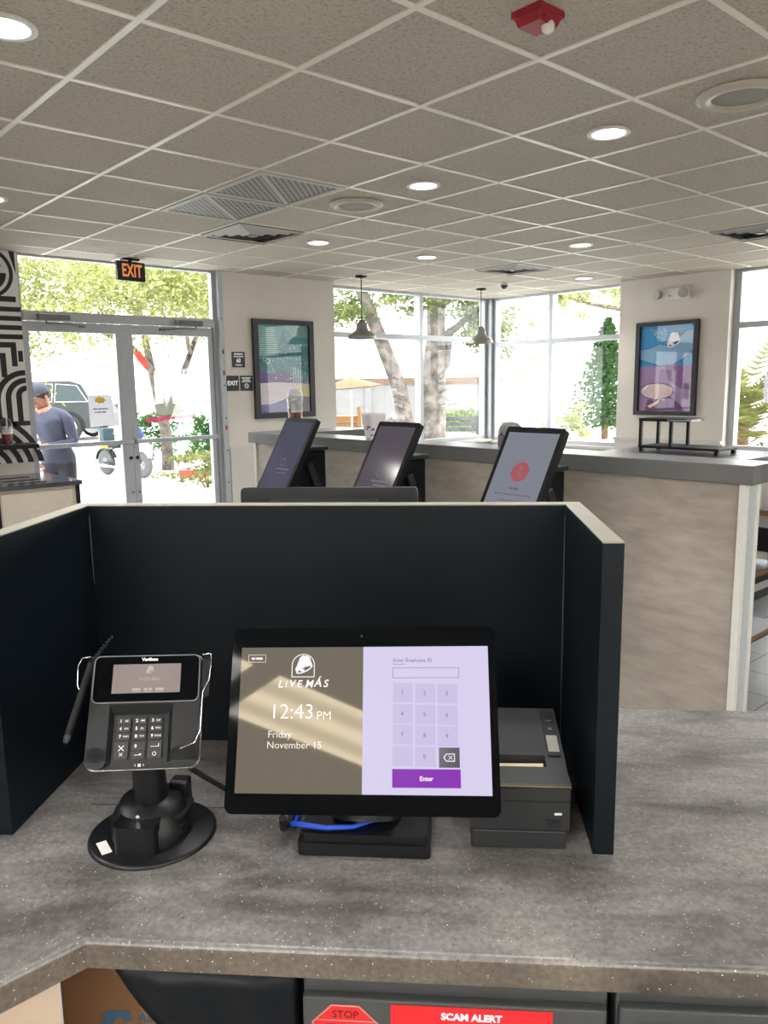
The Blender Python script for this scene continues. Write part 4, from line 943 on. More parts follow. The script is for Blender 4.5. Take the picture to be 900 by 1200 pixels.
for j in range(nv - 1):
    for i in range(nu): fs.append((j * nu + i, j * nu + (i + 1) % nu, (j + 1) * nu + (i + 1) % nu, (j + 1) * nu + i))
fs += [tuple(range(nu - 1, -1, -1)), tuple(range((nv - 1) * nu, nv * nu))]
MB(mat('bag_film', rgb(5, 10, 16), 0.45, spec=0.2, noise=0.15, bump=0.3, bscale=25)).add(vs, fs, True).build('bag', bg)

# ------------------------------------------------------------------ black partition on the counter
pt = cthing('counter_partition', 'black three-sided partition with pale top edges, standing on the counter around the till', 'partition', -0.234, 1.27, 0.9105)
def panel(x0, x1, y0, y1, name):
    MB(M_black).box(x0, x1, y0, y1, 0.0, 0.4725).use(M_edge).box(x0, x1, y0, y1, 0.4725, 0.4745).build(name, pt)
panel(-0.481, 0.481, 0.162, 0.192, 'back_panel')
panel(-0.481, -0.451, -0.183, 0.1615, 'side_panel')
panel(0.451, 0.481, -0.183, 0.1615, 'side_panel')
jt = MB(mat('joint_line', rgb(96, 104, 110), 0.5)); jt.box(-0.4512, -0.4500, 0.1606, 0.1618, 0.32, 0.455); jt.box(0.4500, 0.4512, 0.1606, 0.1618, 0.02, 0.455); jt.build('corner_joint', pt)

# ------------------------------------------------------------------ touch screen till
ps = cthing('touchscreen_till', 'black touchscreen till showing a clock and a number pad, in front of the partition', 'till', -0.124, 1.06, 0.9105)
MB(M_blackpl).rprism(-0.100, 0.100, 0.0, 0.165, 0.0, 0.020, 0.008).rprism(-0.096, 0.096, 0.005, 0.160, 0.020, 0.032, 0.01).build('base', ps)
RO = 0.027
xd = Vector((math.cos(RO), -math.sin(RO) * 0.428, math.sin(RO) * 0.904)); yd0 = Vector((0, 0.428, 0.904))
yd = (yd0 - Vector((1, 0, 0)) * 0.027).normalized()
HM = plane_m((-0.1968, -0.041, 0.0873), xd, yd)
BW, BH = 0.397, 0.267
h = MB(M_blackpl).at(HM); h.rprism(0, BW, 0, BH, -0.020, -0.0015, 0.012)
h.at(HM); h.rprism(0.05, BW - 0.05, 0.03, BH - 0.04, -0.042, -0.020, 0.02); h.build('housing', ps)
nk = MB(M_blackpl)
nk.tube([(0.0, 0.06, 0.03), (0.0, 0.085, 0.09), (0.0, 0.07, 0.17)], [0.055, 0.045, 0.04], 16); nk.build('neck', ps)
gl = MB(M_blackgl).at(HM); gl.rprism(0, BW, 0, BH, -0.0015, 0.0, 0.012); go = gl.build('cover_glass', ps)
def mc(x, y):
    x += 0.0023; y += 0.0024
    return (x + 0.027 * y, y - 0.027 * x)
M_sl = mat('display_left', rgb(30, 28, 25), 0.03, spec=0.16, noise=0.0, emit=rgb(118, 110, 97), estr=0.85)
M_sl.node_tree.nodes['Principled BSDF'].inputs['Specular Tint'].default_value = (1.0, 0.86, 0.62, 1)
M_sr = mat('display_right', rgb(12, 12, 12), 0.22, spec=0.02, noise=0.0, emit=rgb(216, 208, 238), estr=1.0)
M_cellm = mat('display_key', rgb(12, 12, 12), 0.22, spec=0.02, noise=0.0, emit=rgb(203, 195, 228), estr=1.0)
M_scw = mat('display_white', rgb(60, 60, 60), 0.3, spec=0.05, noise=0.0, emit=rgb(246, 242, 250), estr=1.0)
M_sct = mat('display_cream', rgb(50, 50, 46), 0.2, noise=0.0, emit=rgb(236, 230, 214), estr=0.95)
M_scd = mat('display_ink', rgb(20, 20, 24), 0.2, spec=0.02, noise=0.0, emit=rgb(118, 112, 140), estr=1.0)
M_scp = mat('display_purple', rgb(20, 8, 26), 0.2, spec=0.03, noise=0.0, emit=rgb(138, 56, 178), estr=1.0)
M_scg = mat('display_grey_key', rgb(14, 14, 16), 0.12, noise=0.0, emit=rgb(80, 76, 92), estr=1.0)
AX0, AX1, AY0, AY1, SP = 0.0145, 0.3855, 0.0285, 0.2375, 0.2005
MB(M_sl).at(HM).box(AX0, SP, AY0, AY1, 0.0002, 0.0006).build('clock_display', ps)
rd = MB(M_sr).at(HM).box(SP, AX1, AY0, AY1, 0.0002, 0.0006).build('login_display', ps)
em_ = MB(M_scw).at(HM)
cx, cy = mc(0.1018, 0.2105)
arch = [(-0.0175, -0.017), (0.0175, -0.017), (0.0175, 0.001)] + [(0.0175 * math.cos(R(t)), 0.001 + 0.0165 * math.sin(R(t))) for t in range(10, 180, 10)] + [(-0.0175, 0.001)]
em_.ring([(cx + x, cy + y) for x, y in arch], [(cx + x * 0.93, cy + y * 0.93) for x, y in arch], 0.0006, 0.0009)
bell(em_, cx + 0.0005, cy + 0.001, 0.0315, 0.0006, 0.0008, M_scw, M_sl)
em_.build('bell_emblem', ps)
tx = MB(M_scw).at(HM)
x0, y0 = mc(0.1025, 0.1835)
for i, (ch_, dx, sz, dy) in enumerate([('L', -0.034, 0.021, 0), ('i', -0.0255, 0.018, 0), ('V', -0.0165, 0.019, 0.0004), ('E', -0.0055, 0.019, 0), ('M', 0.0095, 0.020, 0), ('Á', 0.0225, 0.022, 0.0015), ('S', 0.0345, 0.020, 0.0004)]):
    tx.text(ch_, x0 + dx, y0 + dy, 0.0007, sz * 0.76, 0.0003, shear=0.22)
tx.build('slogan', ps)
tx = MB(M_sct).at(HM)
x0, y0 = mc(0.0885, 0.1425); tx.text('12:43', x0, y0, 0.0007, 0.0305, -0.0004)
x0, y0 = mc(0.1370, 0.1385); tx.text('PM', x0, y0, 0.0007, 0.0178, -0.0003)
tx.build('clock_text', ps)
tx = MB(M_sct).at(HM)
x0, y0 = mc(0.0545, 0.1095); tx.text('Friday', x0, y0, 0.0007, 0.0145, -0.00018, align='LEFT')
x0, y0 = mc(0.0540, 0.0945); tx.build('day_text', ps); tx = MB(M_sct).at(HM); tx.text('November 15', x0, y0, 0.0007, 0.0145, -0.00018, align='LEFT'); tx.build('date_text', ps); tx = MB(M_sct).at(HM)
x0, y0 = mc(0.0304, 0.2195); q = (0.0135, 0.0055)
tx.ring([(x0 - q[0], y0 - q[1]), (x0 + q[0], y0 - q[1]), (x0 + q[0], y0 + q[1]), (x0 - q[0], y0 + q[1])], [(x0 - q[0] + .0005, y0 - q[1] + .0005), (x0 + q[0] - .0005, y0 - q[1] + .0005), (x0 + q[0] - .0005, y0 + q[1] - .0005), (x0 - q[0] + .0005, y0 + q[1] - .0005)], 0.0006, 0.0009)
tx.dashes(x0, y0, 0.0007, 0.017, 0.0030, 8); tx.build('clock_in_button', ps)
tx = MB(M_scd).at(HM)
x0, y0 = mc(0.2366, 0.2213); tx.text('Enter Employee ID', x0, y0, 0.0007, 0.0076, align='LEFT'); x0, y0 = mc(0.2366, 0.2157); tx.text('Employee ID', x0, y0, 0.0007, 0.0034, align='LEFT')
x0, y0 = mc(0.237, 0.1956); x1, y1 = mc(0.3344, 0.2132)
tx.ring([(x0, y0), (x1, y0), (x1, y1), (x0, y1)], [(x0 + .0006, y0 + .0006), (x1 - .0006, y0 + .0006), (x1 - .0006, y1 - .0006), (x0 + .0006, y1 - .0006)], 0.0006, 0.0008)
tx.build('id_field', rd)
def cross(mb, x, y, h_, t_, z0, z1):
    for s_ in (-1, 1): mb.prism([(x - h_ - t_, y - s_ * h_), (x - h_ + t_, y - s_ * h_), (x + h_ + t_, y + s_ * h_), (x + h_ - t_, y + s_ * h_)], z0, z1)
kx = [0.2528, 0.2855, 0.3178]; ky = [0.1750, 0.1447, 0.1155, 0.0860]
for r_ in range(4):
    for c_ in range(3):
        x0, y0 = mc(kx[c_] + 0.0005 * r_, ky[r_])
        if (r_, c_) == (3, 2):
            x0 += 0.002
            kk = MB(M_scg).at(HM).box(x0 - 0.0148, x0 + 0.0148, y0 - 0.0138, y0 + 0.0138, 0.0006, 0.0009); kk.use(M_scw)
            o1 = [(-0.0085, 0), (-0.0045, 0.0055), (0.008, 0.0055), (0.008, -0.0055), (-0.0045, -0.0055)]; i1 = [(-0.0069, 0), (-0.0039, 0.0043), (0.0068, 0.0043), (0.0068, -0.0043), (-0.0039, -0.0043)]
            kk.ring([(x0 + a_, y0 + b_) for a_, b_ in o1], [(x0 + a_, y0 + b_) for a_, b_ in i1], 0.0009, 0.0011)
            cross(kk, x0 + 0.0018, y0, 0.0026, 0.0006, 0.0009, 0.0011); kk.build('backspace_key', rd)
        else:
            kk = MB(M_cellm).at(HM).box(x0 - 0.0148, x0 + 0.0148, y0 - 0.0138, y0 + 0.0138, 0.0006, 0.0008)
            lab = '123456789 0'[r_ * 3 + c_]
            if lab != ' ': kk.use(M_scd).text(lab, x0 - 0.001, y0, 0.0009, 0.0082)
            kk.build('number_key', rd)
x0, y0 = mc(0.2405, 0.0415); x1, y1 = mc(0.3375, 0.0705)
kk = MB(M_scp).at(HM).box(x0, x1, y0 + 0.001, y1, 0.0006, 0.0009); kk.use(M_scw).text('Enter', (x0 + x1) / 2, (y0 + y1) / 2, 0.0010, 0.0088, 0.0002); kk.build('enter_key', rd)
MB(mat('lens_grey', rgb(70, 80, 84), 0.1)).at(HM).prism([(0.1975 + 0.002 * math.cos(R(t)), 0.2535 + 0.002 * math.sin(R(t))) for t in range(0, 360, 20)], 0.0001, 0.0004).build('camera_lens', ps)

# ------------------------------------------------------------------ card terminal on its swivel stand
tm = cthing('card_terminal', 'black card payment terminal on a round swivel stand, left of the till', 'card terminal', -0.463, 1.105, 0.9105)
ag = 0.0
MB(M_blackpl).lathe([(0.098, 0.0), (0.098, 0.003), (0.093, 0.0065), (0.0, 0.0065)], 48).build('base_plate', tm)
sb = MB(M_blackpl)
sb.lathe([(0.062, 0.0065), (0.062, 0.034), (0.056, 0.038), (0.056, 0.046), (0.050, 0.05), (0.046, 0.062), (0.0, 0.062)], 40)
sb.rprism(-0.034, 0.030, -0.074, -0.02, 0.0065, 0.052, 0.012)
for k in range(3): sb.rprism(0.028, 0.060, -0.03, 0.03, 0.020 + 0.011 * k, 0.0245 + 0.011 * k, 0.006)
sb.box(0.02, 0.05, 0.025, 0.05, 0.03, 0.075, 0.004)
sb.build('swivel_base', tm)
MB(M_blackpl).cyl((0, 0, 0.06), (0, -0.004, 0.215), 0.0255, 0.0245, 28).build('pole', tm)
MB(M_chrome).cyl((-0.002, -0.0475, 0.056), (-0.002, -0.0500, 0.0565), 0.003, n=10).build('screw', tm)
MB(M_white).at(Matrix.Translation((-0.056, -0.054, 0.0068)) @ Matrix.Rotation(R(-52), 4, 'Z')).box(-0.018, 0.018, -0.0075, 0.0075, 0, 0.0006).build('white_label', tm)
ya = R(12.5); t_ = R(32); c_, s_ = math.cos(ya), math.sin(ya)
xd = Vector((c_, s_, 0)); yd = Vector((-s_ * math.sin(t_), c_ * math.sin(t_), math.cos(t_)))
nn = xd.cross(yd); rr = -0.04
xd2 = xd * math.cos(rr) + yd * math.sin(rr); yd2 = yd * math.cos(rr) - xd * math.sin(rr)
TM = plane_m((-0.463 + 0.478 - 0.015 + 0.013, -0.078, 0.150), xd2, yd2)    # bottom centre of the face
TM = plane_m((0.0195, -0.0765, 0.1500), xd2, yd2)
TWd, TH = 0.163, 0.167
bd = MB(mat('terminal_plastic', rgb(30, 32, 35), 0.5, spec=0.3, bump=0.06, bscale=900)).at(TM)
outer = rrect(-TWd / 2, TWd / 2, 0, TH, 0.014); 
# face with the sunken key well cut out of it
kx0, kx1, ky0, ky1 = -0.051, 0.041, 0.008, 0.092
bd.prism(rrect(-TWd / 2, TWd / 2, 0, TH, 0.014), -0.034, -0.011, True)
bd.box(-TWd / 2 + 0.001, kx0, 0.010, TH - 0.012, -0.011, 0.0); bd.box(kx1, TWd / 2 - 0.001, 0.010, TH - 0.012, -0.011, 0.0); bd.box(kx0, kx1, ky1, TH - 0.012, -0.011, 0.0)
bd.prism(rrect(-TWd / 2 + 0.001, TWd / 2 - 0.001, TH - 0.03, TH - 0.001, 0.013), -0.011, 0.0, True); bd.rprism(-TWd / 2 + 0.001, kx0, 0.001, 0.03, -0.011, 0.0, 0.010); bd.rprism(kx1, TWd / 2 - 0.001, 0.001, 0.03, -0.011, 0.0, 0.010)
bd.build('body', tm)
rim = MB(M_chrome).at(TM); rim.ring(rrect(-TWd / 2 - 0.0012, TWd / 2 + 0.0012, -0.0012, TH + 0.0012, 0.0145, 5), rrect(-TWd / 2 + 0.0002, TWd / 2 - 0.0002, 0.0002, TH - 0.0002, 0.0138, 5), -0.016, -0.0135); rim.build('rim', tm)
MB(M_blackgl).at(TM).rprism(-TWd / 2 + 0.004, TWd / 2 - 0.004, 0.095, TH - 0.003, 0.0, 0.002, 0.008).build('display_bezel', tm)
MB(M_grey).at(TM).ring(rrect(-TWd / 2 + 0.003, TWd / 2 - 0.003, 0.094, TH - 0.002, 0.009, 5), rrect(-TWd / 2 + 0.0045, TWd / 2 - 0.0045, 0.0955, TH - 0.0035, 0.008, 5), 0.0, 0.0022).build('bezel_edge', tm)
M_ts = mat('terminal_display', rgb(90, 84, 84), 0.15, noise=0.04, nscale=12, emit=rgb(150, 138, 136), estr=0.55)
M_tst = mat('terminal_display_print', rgb(120, 116, 116), 0.2, noise=0.0, emit=rgb(176, 166, 164), estr=0.6)
scr = MB(M_ts).at(TM).box(-0.050, 0.050, 0.108, 0.1515, 0.002, 0.0024).build('display', tm)
sp_ = MB().at(TM); bell(sp_, 0.004, 0.1425, 0.014, 0.0024, 0.0026, M_tst, M_ts)
sp_.use(M_tst).text('TACO BELL', 0.004, 0.1285, 0.0025, 0.0062)
for k in range(3): sp_.dashes(-0.014 + 0.017 * k, 0.1135, 0.0025, 0.012, 0.0035, k); sp_.box(-0.020 + 0.017 * k, -0.008 + 0.017 * k, 0.1095, 0.1105, 0.0024, 0.0026)
sp_.build('display_print', scr)
MB(M_wtext).at(TM).text('Verifone', 0.003, 0.1585, 0.0022, 0.0068, 0.0002).build('maker_lettering', tm)
# key well
kw = MB(M_blackpl).at(TM); kw.box(kx0, kx1, ky0, ky1, -0.0109, -0.0095); kw.add([(kx0, ky1, 0.0), (kx1, ky1, 0.0), (kx1, ky1 - 0.014, -0.0095), (kx0, ky1 - 0.014, -0.0095)], [(0, 1, 2, 3)])
kw.add([(kx0, ky0, -0.0005), (kx0, ky1, -0.0005), (kx0 + 0.006, ky1 - 0.014, -0.0095), (kx0 + 0.006, ky0, -0.0095)], [(0, 1, 2, 3)]); kw.add([(kx1, ky0, -0.0005), (kx1, ky1, -0.0005), (kx1 - 0.006, ky1 - 0.014, -0.0095), (kx1 - 0.006, ky0, -0.0095)], [(0, 3, 2, 1)])
kwo = kw.build('keypad', tm)
ft = MB(M_wtext).at(TM); ft.text('^', -0.010, 0.0042, -0.0105 + 0.0012, 0.006); ft.text('^', 0.002, 0.0042, -0.0093, 0.006); ft.box(-0.006, -0.002, 0.003, 0.007, -0.0094, -0.009); ft.build('card_slot_mark', tm)
M_key = mat('key_rubber', rgb(34, 36, 40), 0.5, noise=0.05)
xs_ = [-0.0305, -0.0075, 0.0155]
sub = ['', 'ABC', 'DEF', 'GHI', 'JKL', 'MNO', 'PQRS', 'TUV', 'WXYZ']
for r_ in range(3):
    for c2_ in range(3):
        x0, y0 = xs_[c2_] + 0.001, 0.0685 - 0.0112 * r_
        kk = MB(M_key).at(TM).rprism(x0 - 0.0095, x0 + 0.0095, y0 - 0.0045, y0 + 0.0045, -0.0095, -0.0055, 0.0015)
        kk.use(M_wtext).text(str(r_ * 3 + c2_ + 1), x0 - 0.0045, y0, -0.0053, 0.0062, 0.0001); kk.text(sub[r_ * 3 + c2_] or 'QZ.', x0 + 0.004, y0, -0.0053, 0.0034); kk.build('key', kwo)
def key(x0, x1, y0, y1, lab, sz, second=None):
    kk = MB(M_key).at(TM).rprism(x0, x1, y0, y1, -0.0095, -0.0055, 0.0015); kk.use(M_wtext)
    if lab == 'enter':
        kk.box((x0 + x1) / 2 - 0.006, (x0 + x1) / 2 + 0.006, y1 - 0.008, y1 - 0.0072, -0.0055, -0.0052); kk.box((x0 + x1) / 2 + 0.005, (x0 + x1) / 2 + 0.006, y1 - 0.008, y1 - 0.0035, -0.0055, -0.0052); kk.arc((x0 + x1) / 2, y0 + 0.006, 0.0022, 0.0028, 0, 360, -0.0055, -0.0052)
    else:
        if lab == 'x':
            cross(kk, (x0 + x1) / 2, y1 - 0.009, 0.0038, 0.0006, -0.0056, -0.0052); cross(kk, (x0 + x1) / 2, y0 + 0.006, 0.0023, 0.0004, -0.0056, -0.0052); kk.build('key', kwo); return
        kk.text(lab, (x0 + x1) / 2 - (0.004 if second is None and lab == '0' else 0), (y0 + y1) / 2 + (0.003 if second else 0), -0.0053, sz, 0.0001)
        if second: kk.text(second, (x0 + x1) / 2, y0 + 0.005, -0.0053, sz * 0.6)
    kk.build('key', kwo)
key(-0.041, -0.021, 0.0145, 0.0385, 'x', 0.014); key(-0.0165, 0.0035, 0.0265, 0.0375, '0', 0.0065); key(-0.0165, 0.0035, 0.0145, 0.0245, '—<', 0.0062); key(0.007, 0.027, 0.0145, 0.0385, 'enter', 0.01)
# clear privacy shield: bent acrylic wings with bright edges
def wing(sx, pts):
    w_ = MB(M_cupglass).at(TM)
    for (x0, y0, z0), (x1, y1, z1) in zip(pts, pts[1:]):
        w_.add([(sx * x0, y0, -0.02), (sx * x1, y1, -0.02), (sx * x1, y1, z1), (sx * x0, y0, z0)], [(0, 1, 2, 3)])
    wo = w_.build('privacy_shield', tm)
    e_ = MB(M_chrome).at(TM); e_.tube([(sx * x, y, z) for x, y, z in pts], 0.0009, 6); e_.build('shield_edge', wo)
wing(1, [(0.083, 0.162, 0.012), (0.0945, 0.163, 0.014), (0.0965, 0.155, 0.015), (0.0945, 0.125, 0.015), (0.085, 0.105, 0.012), (0.0835, 0.05, 0.010), (0.076, 0.033, 0.006), (0.055, 0.025, 0.004)])
wing(-1, [(0.083, 0.162, 0.012), (0.0945, 0.160, 0.014), (0.0985, 0.148, 0.015), (0.0975, 0.120, 0.013), (0.0925, 0.108, 0.010)])
MB(M_blackpl).at(TM).rprism(0.0825, 0.0935, 0.10, 0.158, -0.012, 0.004, 0.004).build('card_reader', tm)
MB(M_blackpl).at(TM).box(-0.05, 0.05, 0.02, 0.13, -0.052, -0.0345, 0.006).build('mount_bracket', tm)
sty = cthing('stylus_pen', 'black stylus with a clear tip standing at the left side of the card terminal', 'stylus', 0, 0, 0)
def cw(u, v, z): return (u, v, z)
p0, p1 = Vector((-0.5535, 1.028, 1.097)), Vector((-0.516, 1.050, 1.212))
MB(M_blackpl).tube([p0.lerp(p1, 0.12), p0.lerp(p1, 0.5), p1], [0.0052, 0.0050, 0.0042], 12).build('barrel', sty)
MB(M_cupglass).tube([p0, p0.lerp(p1, 0.06), p0.lerp(p1, 0.12)], [0.0035, 0.0055, 0.0052], 12).build('clear_tip', sty)
q0 = p1; pts = []
dd = (p1 - p0).normalized()
for k in range(60):
    a_ = k * 0.9; pts.append(q0 + Vector((0.0011, 0.0011, 0.0007)) * k * 0.36 + Vector((0.0024 * math.cos(a_), 0.0024 * math.sin(a_), 0.0008 * k * 0.36 + 0.0004)))
MB(M_rubber).tube(pts, 0.0012, 6).build('coiled_cord', sty)

# ------------------------------------------------------------------ cables
c1 = cthing('power_cable', 'black cable running along the counter from the card terminal behind the till', 'cable', 0, 0, 0)
MB(M_rubber).tube([(-0.412, 1.150, 0.998), (-0.395, 1.170, 0.972), (-0.36, 1.205, 0.925), (-0.32, 1.225, 0.9155), (-0.25, 1.25, 0.9155), (-0.18, 1.28, 0.9155), (-0.10, 1.30, 0.9155)], 0.0045, 8).build('sheath', c1)
MB(M_rubber).tube([(-0.495, 1.12, 1.02), (-0.50, 1.16, 1.0), (-0.485, 1.19, 0.992), (-0.462, 1.165, 1.01)], 0.0025, 8).build('lead', c1)
c2_ = cthing('network_cable', 'blue network cable looped over the till base behind the screen', 'cable', 0, 0, 0)
MB(mat('cable_blue', rgb(24, 70, 190), 0.4)).tube([(-0.240, 1.20, 0.9155), (-0.240, 1.13, 0.920), (-0.238, 1.095, 0.940), (-0.224, 1.078, 0.950), (-0.18, 1.072, 0.9485), (-0.14, 1.078, 0.9485), (-0.11, 1.10, 0.9485), (-0.10, 1.11, 0.9485)], 0.004, 8).build('sheath', c2_)
MB(M_rubber).tube([(-0.250, 1.21, 0.917), (-0.252, 1.14, 0.917), (-0.253, 1.10, 0.930), (-0.250, 1.085, 0.955)], 0.006, 8).build('black_lead', c2_)

# ------------------------------------------------------------------ receipt printer
pn = cthing('receipt_printer', 'dark grey receipt printer beside the till, under the right partition panel', 'printer', 0.108, 1.095, 0.9105)
MB(M_darkgrey).box(-0.071, 0.071, 0.0, 0.19, 0.0, 0.030, 0.003).build('lower_case', pn)
uc = MB(M_darkgrey)
prof = [(0.0, 0.033), (-0.002, 0.033), (-0.002, 0.098), (0.004, 0.103), (0.055, 0.116), (0.192, 0.142), (0.196, 0.138), (0.196, 0.033)]
# body as a stack of side profiles so the receipt slot is really recessed
def slab(x0, x1, pr): 
    uc.add([(x0, y, z) for y, z in pr] + [(x1, y, z) for y, z in pr], [tuple(range(len(pr) - 1, -1, -1)), tuple(range(len(pr), 2 * len(pr)))] + [(i, (i + 1) % len(pr), len(pr) + (i + 1) % len(pr), len(pr) + i) for i in range(len(pr))])
slab(-0.073, -0.055, prof); slab(0.045, 0.075, prof)
slot_pr = [(0.0, 0.033), (-0.002, 0.033), (-0.002, 0.098), (0.004, 0.103), (0.040, 0.1125), (0.040, 0.096), (0.066, 0.102), (0.066, 0.1185), (0.192, 0.142), (0.196, 0.138), (0.196, 0.033)]
slab(-0.055, 0.045, slot_pr); uc.build('upper_case', pn)
MB(mat('metal_edge', rgb(150, 142, 120), 0.3, metal=0.8)).box(-0.0735, 0.0755, -0.0025, 0.0045, 0.1018, 0.1036).build('cutter_edge', pn)
MB(M_blackpl).box(-0.074, 0.076, -0.0028, -0.0018, 0.078, 0.0795).build('cover_seam', pn)
rp = MB(mat('receipt_paper', rgb(222, 204, 172), 0.7)); rp.add([(-0.052, 0.048, 0.104), (0.040, 0.044, 0.107), (0.042, 0.060, 0.108), (-0.052, 0.062, 0.105)], [(0, 1, 2, 3)]); rp.add([(-0.052, 0.050, 0.102), (0.030, 0.0425, 0.108), (0.030, 0.043, 0.112), (-0.052, 0.051, 0.106)], [(0, 1, 2, 3)]); rp.build('receipt', pn)
LM = plane_m((0.052, 0.075, 0.1206), (1, 0, 0), (0, 0.137, 0.026))
MB(M_blackpl).at(LM).rprism(-0.003, 0.018, -0.012, 0.112, 0, 0.0012, 0.005).build('button_strip', pn)
MB(M_edge).at(LM).box(0.0, 0.017, -0.002, 0.040, 0.0012, 0.0018).build('label', pn)
lb = MB(M_grey).at(LM); lb.arc(0.009, 0.058, 0.0015, 0.003, 0, 360, 0.0012, 0.0018); lb.box(0.004, 0.014, 0.080, 0.082, 0.0012, 0.0016); lb.build('feed_button', pn)
MB(M_white).box(0.052, 0.063, -0.0032, -0.002, 0.058, 0.061).build('brand_badge', pn)
MB(M_dark).box(0.040, 0.062, -0.0032, -0.002, 0.036, 0.050).use(M_blackpl).box(0.046, 0.057, -0.006, -0.0032, 0.039, 0.047, 0.001).build('power_switch', pn)

# ------------------------------------------------------------------ customer display behind the partition
cd = cthing('customer_display', 'black display seen from behind over the top of the partition', 'display', -0.235, 1.53, 0.9105)
MB(M_blackpl).rprism(-0.08, 0.08, -0.03, 0.09, 0, 0.018, 0.01).build('base', cd)
MB(M_blackpl).tube([(0, 0.03, 0.015), (0, 0.035, 0.18), (0, 0.025, 0.36)], [0.03, 0.022, 0.022], 14).build('neck', cd)
DM = plane_m((0, -0.010, 0.495), (1, 0, 0), (0, 0.10, 1))
def DMs(mb): return mb.at(DM)
MB(M_blackpl).at(DM).rprism(-0.178, 0.178, -0.26, 0.0, -0.042, -0.012, 0.008).build('rear_housing', cd)
MB(M_darkgrey).at(DM).rprism(-0.12, 0.10, -0.24, -0.022, -0.011, -0.004, 0.006).build('vent_panel', cd)
MB(M_blackgl).at(DM).rprism(-0.172, 0.172, -0.254, -0.006, -0.0455, -0.042, 0.006).build('screen', cd)
# ------------------------------------------------------------------ outside: pavement, car park, planting
m, nt, b, N, L = nodes_of('concrete_ground')
tc = N('ShaderNodeTexCoord'); n1 = N('ShaderNodeTexNoise'); n1.inputs['Scale'].default_value = 0.6; n1.inputs['Detail'].default_value = 8
r1 = ramp(nt, [(0.35, rgb(196, 194, 188)), (0.65, rgb(222, 220, 214))]); L(tc.outputs['Object'], n1.inputs['Vector']); L(n1.outputs['Fac'], r1.inputs['Fac']); L(r1.outputs['Color'], b.inputs['Base Color']); b.inputs['Roughness'].default_value = 0.9
gd = MB(m); gd.box(-25, 75, 7.5, 80, -0.3, -0.03); gd.box(8.7, 75, -25, 7.5, -0.3, -0.03); gd.box(-25, -3.8, -25, 7.5, -0.3, -0.03)
struct(gd, 'ground')

def leafmat(name, c, c2):
    m = bpy.data.materials.new(name); m.use_nodes = True; nt = m.node_tree; nt.nodes.remove(nt.nodes['Principled BSDF'])
    d = nt.nodes.new('ShaderNodeBsdfDiffuse'); t = nt.nodes.new('ShaderNodeBsdfTranslucent'); mx = nt.nodes.new('ShaderNodeMixShader'); mx.inputs['Fac'].default_value = 0.45
    tcx = nt.nodes.new('ShaderNodeTexCoord'); n = nt.nodes.new('ShaderNodeTexNoise'); n.inputs['Scale'].default_value = 1.7; n.inputs['Detail'].default_value = 5; r = ramp(nt, [(0.3, c), (0.7, c2)])
    nt.links.new(tcx.outputs['Object'], n.inputs['Vector']); nt.links.new(n.outputs['Fac'], r.inputs['Fac'])
    nt.links.new(r.outputs['Color'], d.inputs['Color']); nt.links.new(r.outputs['Color'], t.inputs['Color'])
    nt.links.new(d.outputs[0], mx.inputs[1]); nt.links.new(t.outputs[0], mx.inputs[2]); nt.links.new(mx.outputs[0], nt.nodes['Material Output'].inputs['Surface']); return m
L_light = leafmat('leaf_light', rgb(116, 124, 70), rgb(172, 174, 118)); L_mid = leafmat('leaf_mid', rgb(76, 94, 48), rgb(136, 144, 92)); L_dark = leafmat('leaf_dark', rgb(48, 84, 44), rgb(84, 120, 66)); L_palm = leafmat('leaf_palm', rgb(92, 100, 60), rgb(150, 150, 96))
M_bark = mat('bark', rgb(96, 88, 82), 0.9, noise=0.75, nscale=7, bump=0.4, bscale=30)
M_barkb = mat('bark_brown', rgb(112, 84, 64), 0.9, noise=0.35, nscale=6)
def leaves(mb, rng, c, rad, n, size, clump=0.0):
    """n small bent leaf quads scattered in an ellipsoid; clump pulls them into bunches"""
    cs = [Vector((rng.gauss(0, 0.5), rng.gauss(0, 0.5), rng.gauss(0, 0.45))) for _ in range(max(6, n // 60))]
    V, Fc = [], []
    for k in range(n):
        p = rng.choice(cs) + Vector((rng.gauss(0, 0.16), rng.gauss(0, 0.16), rng.gauss(0, 0.14)))
        p = Vector((c[0] + p.x * rad[0], c[1] + p.y * rad[1], c[2] + p.z * rad[2]))
        s_ = size * rng.uniform(0.6, 1.3)
        a_ = Vector((rng.gauss(0, 1), rng.gauss(0, 1), rng.gauss(0, 0.7))).normalized(); b_ = a_.orthogonal().normalized()
        b_ = (b_ * math.cos(k) + a_.cross(b_) * math.sin(k))
        i = len(V); V += [p - a_ * s_, p + b_ * s_ * 0.42, p + a_ * s_, p - b_ * s_ * 0.42]; Fc.append((i, i + 1, i + 2, i + 3))
    mb.add(V, Fc, False)
def tree(name, label, loc, trunk, branches, crowns, lm, bark, seed, cat='tree', group=None):
    rng = random.Random(seed); t = thing(name, label, cat, loc, 0, group)
    tr = MB(bark)
    for pts, rr in trunk: tr.tube(pts, rr, 12)
    tr.build('trunk', t)
    if branches:
        br = MB(bark)
        for pts, rr in branches: br.tube(pts, rr, 8)
        br.build('branches', t)
    fo = MB(lm)
    for c, rad, n, size in crowns: leaves(fo, rng, c, rad, n, size)
    fo.build('foliage', t)
    return t
